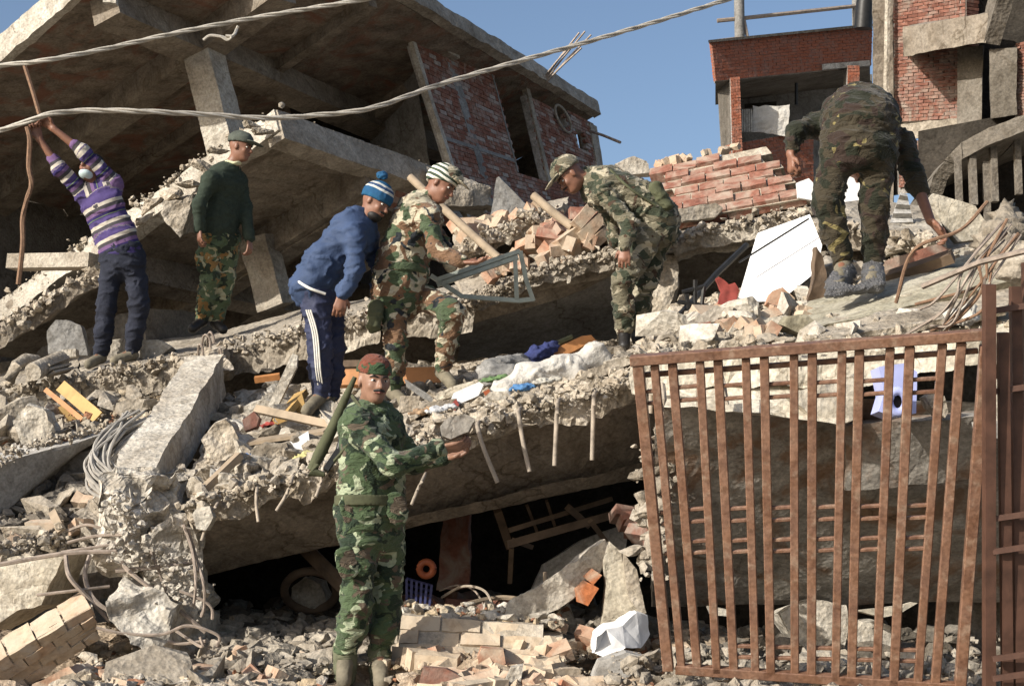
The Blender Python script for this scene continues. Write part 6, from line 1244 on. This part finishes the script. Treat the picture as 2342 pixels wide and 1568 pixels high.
# 3 blue jacket
E3, j3, C3_, f3_ = human('man in a blue track jacket, navy trousers and a bobble hat leaning forward', 9.8,
    dict(neck=(832, 502, 0), chest=(805, 540, 0), waist=(745, 610, 0), hip=(722, 648, 0), shA=(812, 545, -.16), elA=(812, 622, -.24), wrA=(783, 672, -.24), shB=(838, 545, .15), elB=(868, 620, .15), wrB=(862, 672, .1),
         hpA=(722, 680, -.07), knA=(732, 790, -.10), anA=(732, 900, -.06), toA=(702, 938, -.20), hpB=(752, 680, .09), knB=(765, 795, .06), anB=(756, 905, .10), toB=(722, 955, -.08)),
    (.85, -.25, -.35), ((860, 464, -.02), (.80, -.42, -.40), (.35, 0, .94)), SKIND, ('jacket', BLUEJ), ('track_trousers', TRACK), ('shoe', BOOTB),
    hands=[('A', (-.15, -.1, -1), (.2, -1, 0), .6, -1), ('B', (-.1, 0, -1), (1, 0, 0), .6, 1)], seed=30, foldt=.014, tw=.20, topf=.72, skirt=.0)
face(E3, C3_, f3_, 1, True)
sd, f, u, Rm = f3_
implicit('beanie', [ell(C3_+u*.045-f*.012, Rm, (.096, .112, .105), .02)], BEAN, E3, .008, cuts=[(np.array(C3_+u*.012-f*.02), -np.array(u)-.25*np.array(f)*0)], fold=.003)
implicit('pompom', [ell(C3_+u*.185-f*.05, Rm, (.032, .04, .03), .02)], BEAN, E3, .007, fold=.006, foldf=30)
implicit('beard', [ell(C3_-u*.085+f*.035, Rm, (.056, .052, .04), .02)], HAIR, E3, .007)
for o_ in (-.014, 0, .014):
    pts = [j3['hpA']+Vector((-.03+o_, -.118, -.10)), j3['knA']+Vector((-.02+o_, -.100, .06)), j3['knA'].lerp(j3['anA'], .5)+Vector((.0+o_, -.105, 0)), j3['anA']+Vector((.01+o_, -.074, .05))]
    tube('leg_stripe', pts, .0052, WSTR, E3, 6, 6)
tube('hem_stripe', [V(672, 630, 9.76), V(685, 645, 9.62), V(710, 660, 9.57), V(744, 672, 9.60)], .009, WSTR, E3, 6, 6)
# 4 brown camo
E4, j4, C4_, f4_ = human('soldier in brown camouflage and a striped wool hat holding out an open hand', 9.9,
    dict(neck=(985, 448, 0), chest=(955, 505, 0), waist=(922, 600, 0), hip=(915, 640, 0), shA=(980, 492, -.17), elA=(998, 572, -.26), wrA=(1056, 600, -.38), shB=(955, 478, .16), elB=(1010, 560, .15), wrB=(1030, 605, .1),
         hpA=(900, 675, -.06), knA=(905, 785, -.10), anA=(898, 890, -.02), toA=(925, 918, -.12), hpB=(948, 672, .09), knB=(1036, 712, -.14), anB=(1012, 845, .0), toB=(1035, 878, -.12)),
    (.75, -.45, -.2), ((1010, 424, -.03), (.80, -.36, -.50), (.45, 0, .88)), SKIND, ('camouflage_jacket', CAMB), ('camouflage_trousers', CAMB), ('boot', BOOTB),
    hands=[('A', (1, -.15, -.02), (.1, .2, -1), .28, 1)], seed=40, foldt=.013, foldl=.014, tw=.195, topf=.8, skirt=.08, sleeve=(.95, 1))
face(E4, C4_, f4_, 1, False)
sd, f, u, Rm = f4_
implicit('wool_hat', [ell(C4_+u*.045-f*.02, Rm, (.100, .112, .108), .02)], WOOLS, E4, .008, cuts=[(np.array(C4_+u*.01), -np.array(u)-.3*np.array(f)*-1)], fold=.004)
cap(E4, C4_+f*.03+u*.035, f4_, CAMD, .06, s=.86, name='camouflage_cap')
implicit('jacket_belt', [seg(j4['waist']+Vector((.0, 0, .2)), j4['waist']+Vector((-.0, 0, -.2)), .196, .196, .01, (np.array(Vector((.75, -.45, -.2)).normalized()), .86))], CAMB, E4, .009, cuts=[(np.array(j4['waist']-Z*.03), np.array((0, 0, 1.))), (np.array(j4['waist']-Z*.085), np.array((0, 0, -1.)))])
implicit('olive_pouch', [seg(V(862, 705, 9.75), V(855, 745, 9.7), .055, .05, .02)], OLIVE, None, .010, fold=.01); tag(COL.objects[-1], 'dark olive pouch hanging at the back of the brown camouflage soldier\'s thigh', 'pouch')
# 5 bending soldier with cap
E5, j5, C5_, f5_ = human('soldier in olive camouflage and peaked cap bending over the loose bricks', 10.5,
    dict(neck=(1340, 408, 0), chest=(1388, 432, 0), waist=(1462, 468, 0), hip=(1495, 498, 0), shA=(1378, 440, -.16), elA=(1440, 510, -.25), wrA=(1430, 562, -.30), shB=(1372, 425, .15), elB=(1400, 500, .15), wrB=(1402, 550, .1),
         hpA=(1496, 522, -.08), knA=(1424, 645, -.16), anA=(1428, 755, -.06), toA=(1428, 788, -.16), hpB=(1512, 525, .09), knB=(1478, 640, .06), anB=(1452, 755, .10), toB=(1462, 785, .0)),
    (-.45, -.25, -.85), ((1303, 404, -.05), (-.72, -.22, -.65), (-.6, 0, .8)), SKIND, ('camouflage_jacket', CAMD), ('camouflage_trousers', CAMD), ('boot', BOOT),
    hands=[('A', (-.1, -.2, -1), (-.2, -1, .1), .5, 1)], seed=50, foldt=.013, foldl=.014, tw=.195, topf=.8)
face(E5, C5_, f5_, 1, True); cap(E5, C5_, f5_, CAMD, .08, -.1, s=1.08, h=.095, name='peaked_cap')
implicit('webbing_pouch', [seg(V(1500, 432, 10.35), V(1522, 470, 10.35), .055, .05, .02)], OLIVE, E5, .010, fold=.01)
tube('webbing_strap', [V(1395, 388, 10.36), V(1440, 430, 10.27), V(1500, 470, 10.30)], .010, OLIVE, E5, 5, 6)
# 6 rear view soldier
E6, j6, C6_, f6_ = human('soldier in dark camouflage bending away from the viewer above the gate at the right', 8.1,
    dict(neck=(1965, 330, .62), chest=(1965, 300, .48), waist=(1968, 268, .22), hip=(1968, 285, .05), shA=(1872, 285, .42), elA=(1822, 300, .32), wrA=(1808, 352, .25), shB=(2062, 325, .42), elB=(2098, 425, .30), wrB=(2128, 505, .15),
         hpA=(1917, 325, 0), knA=(1892, 465, -.02), anA=(1928, 600, .06), toA=(1915, 650, -.12), hpB=(2012, 328, 0), knB=(2000, 462, .0), anB=(1998, 600, .08), toB=(1995, 640, -.08)),
    (0, .5, -.85), ((1962, 372, .72), (0, .5, -.85), (0, .85, .5)), SKIND, ('camouflage_jacket', CAMR), ('camouflage_trousers', CAMR), ('boot', BOOTB),
    hands=[('A', (.0, -.1, -1), (-1, -.2, 0), 1.0, -1), ('B', (.6, -.1, -.7), (.6, .1, .6), .6, 1)], seed=60, foldt=.012, foldl=.012, hips=.20, tw=.205, sleeve=(.75, .2), fat=1.05, topf=.85)
implicit('plastic_foot_wrap', [seg(V(1932, 625, 8.14), V(1912, 655, 8.0), .060, .060, .03), seg(V(1998, 618, 8.15), V(1996, 645, 8.05), .058, .06, .03), seg(V(1896, 672, 7.93), V(2010, 652, 8.0), .025, .03, .04)], SILV, E6, .009, fold=.008, seed=61, foldf=18)
BOOTO = plain('olive_canvas_boot', (.11, .115, .07), .9, 0, .35, 18, .4, .005)
# 7 posing soldier
E7, j7, C7_, f7_ = human('soldier in green camouflage and headscarf posing in front with a stone in his hand', 7.6,
    dict(neck=(846, 932, .03), chest=(852, 990, 0), waist=(850, 1090, 0), hip=(846, 1150, 0), shA=(818, 975, -.13), elA=(895, 1062, -.27), wrA=(1004, 1026, -.17), shB=(885, 968, .14), elB=(948, 1060, .10), wrB=(1018, 1045, .02),
         hpA=(822, 1200, -.07), knA=(818, 1370, -.09), anA=(790, 1490, -.02), toA=(786, 1556, -.14), hpB=(880, 1200, .07), knB=(886, 1370, .05), anB=(868, 1494, .05), toB=(872, 1560, -.12)),
    (.72, -.69, 0), ((856, 872, -.02), (.42, -.90, -.08), (.04, 0, 1)), SKIN, ('camouflage_jacket', CAMG), ('camouflage_trousers', CAMG), ('boot', BOOTB),
    hands=[('A', (1, .05, .12), (.0, -.5, -.9), .45, 1), ('B', (1, -.1, .3), (.3, .5, -.8), .5, -1)], seed=70, foldt=.011, foldl=.012, tw=.185, topf=.72, skirt=.09, sleeve=(.96, .9))
face(E7, C7_, f7_, 1, True)
sd, f, u, Rm = f7_
implicit('headscarf', [ell(C7_+u*.050-f*.014, Rm, (.090, .108, .094), .02)], CAMH, E7, .007, cuts=[(np.array(C7_+u*.040), -np.array(u)-.12*np.array(f))], fold=.003)
implicit('belt', [seg(j7['waist']+Z*.1, j7['hip']-Z*.1, .199, .203, .01, (np.array((.72, -.69, 0)), .76))], OLIVE, E7, .008, cuts=[(np.array(j7['waist']-Z*.095), np.array((0, 0, 1.))), (np.array(j7['waist']-Z*.148), np.array((0, 0, -1.)))])
for q in ((790, 1275, 7.42), (800, 1150, 7.45), (905, 1150, 7.5)):
    implicit('pocket_flap', [seg(V(q[0], q[1], q[2]), V(q[0]+6, q[1]+26, q[2]-.005), .058, .056, .02, (np.array((.35, -.93, 0)), .28))], CAMG, E7, .008, fold=.006)
implicit('collar', [seg(j7['neck']+Vector((-.055, 0, .0)), j7['neck']+Vector((.05, -.07, -.03)), .058, .05, .03, (np.array((.1, .2, 1.)), .5))], CAMG, E7, .007)
for s_ in 'AB':
    implicit('boot_shaft', [seg(j7['an'+s_]+Z*.02, j7['an'+s_]-Z*.13, .060, .052, .02)], BOOTO, E7, .009, fold=.006, seed=80)
    for k_ in range(4): tube('boot_lace', [j7['an'+s_]+Vector((-.03, -.055, -.03-.025*k_)), j7['an'+s_]+Vector((0, -.066, -.035-.025*k_)), j7['an'+s_]+Vector((.03, -.055, -.03-.025*k_))], .004, WSTR if False else OLIVE, E7, 3, 5)
# slung rifle
RFL = empty('slung_rifle', V(760, 980, 7.65), 'canvas wrapped rifle slung behind the posing soldier\'s shoulder with muzzle up', 'rifle')
v, f = tubegeo([V(812, 862, 7.72), V(790, 910, 7.70), V(762, 975, 7.66), V(735, 1030, 7.64), V(712, 1075, 7.62)], [.012, .022, .030, .034, .026], 8); mk('rifle_cover', v, f, OLIVE, RFL, True, 50)
v, f = tubegeo([V(800, 930, 7.66), V(785, 990, 7.62), V(770, 1050, 7.58)], [.012, .016, .02], 8); mk('barrel', v, f, GUN, RFL, True, 50)
v, f = bargeo(V(775, 1030, 7.6), V(745, 1075, 7.56), .05, .03, Vector((0, 1, 0))); mk('magazine', v, f, GUN, RFL)
tube('sling', [V(806, 905, 7.6), V(830, 950, 7.44), V(800, 1010, 7.45), V(760, 1060, 7.58)], .010, OLIVE, RFL, 6, 6)
v, f = tubegeo([V(722, 1060, 7.62), V(715, 1080, 7.61), V(742, 1085, 7.6)], [.026, .03, .012], 8); mk('butt', v, f, OLIVE, RFL, True, 50)
flush(280)
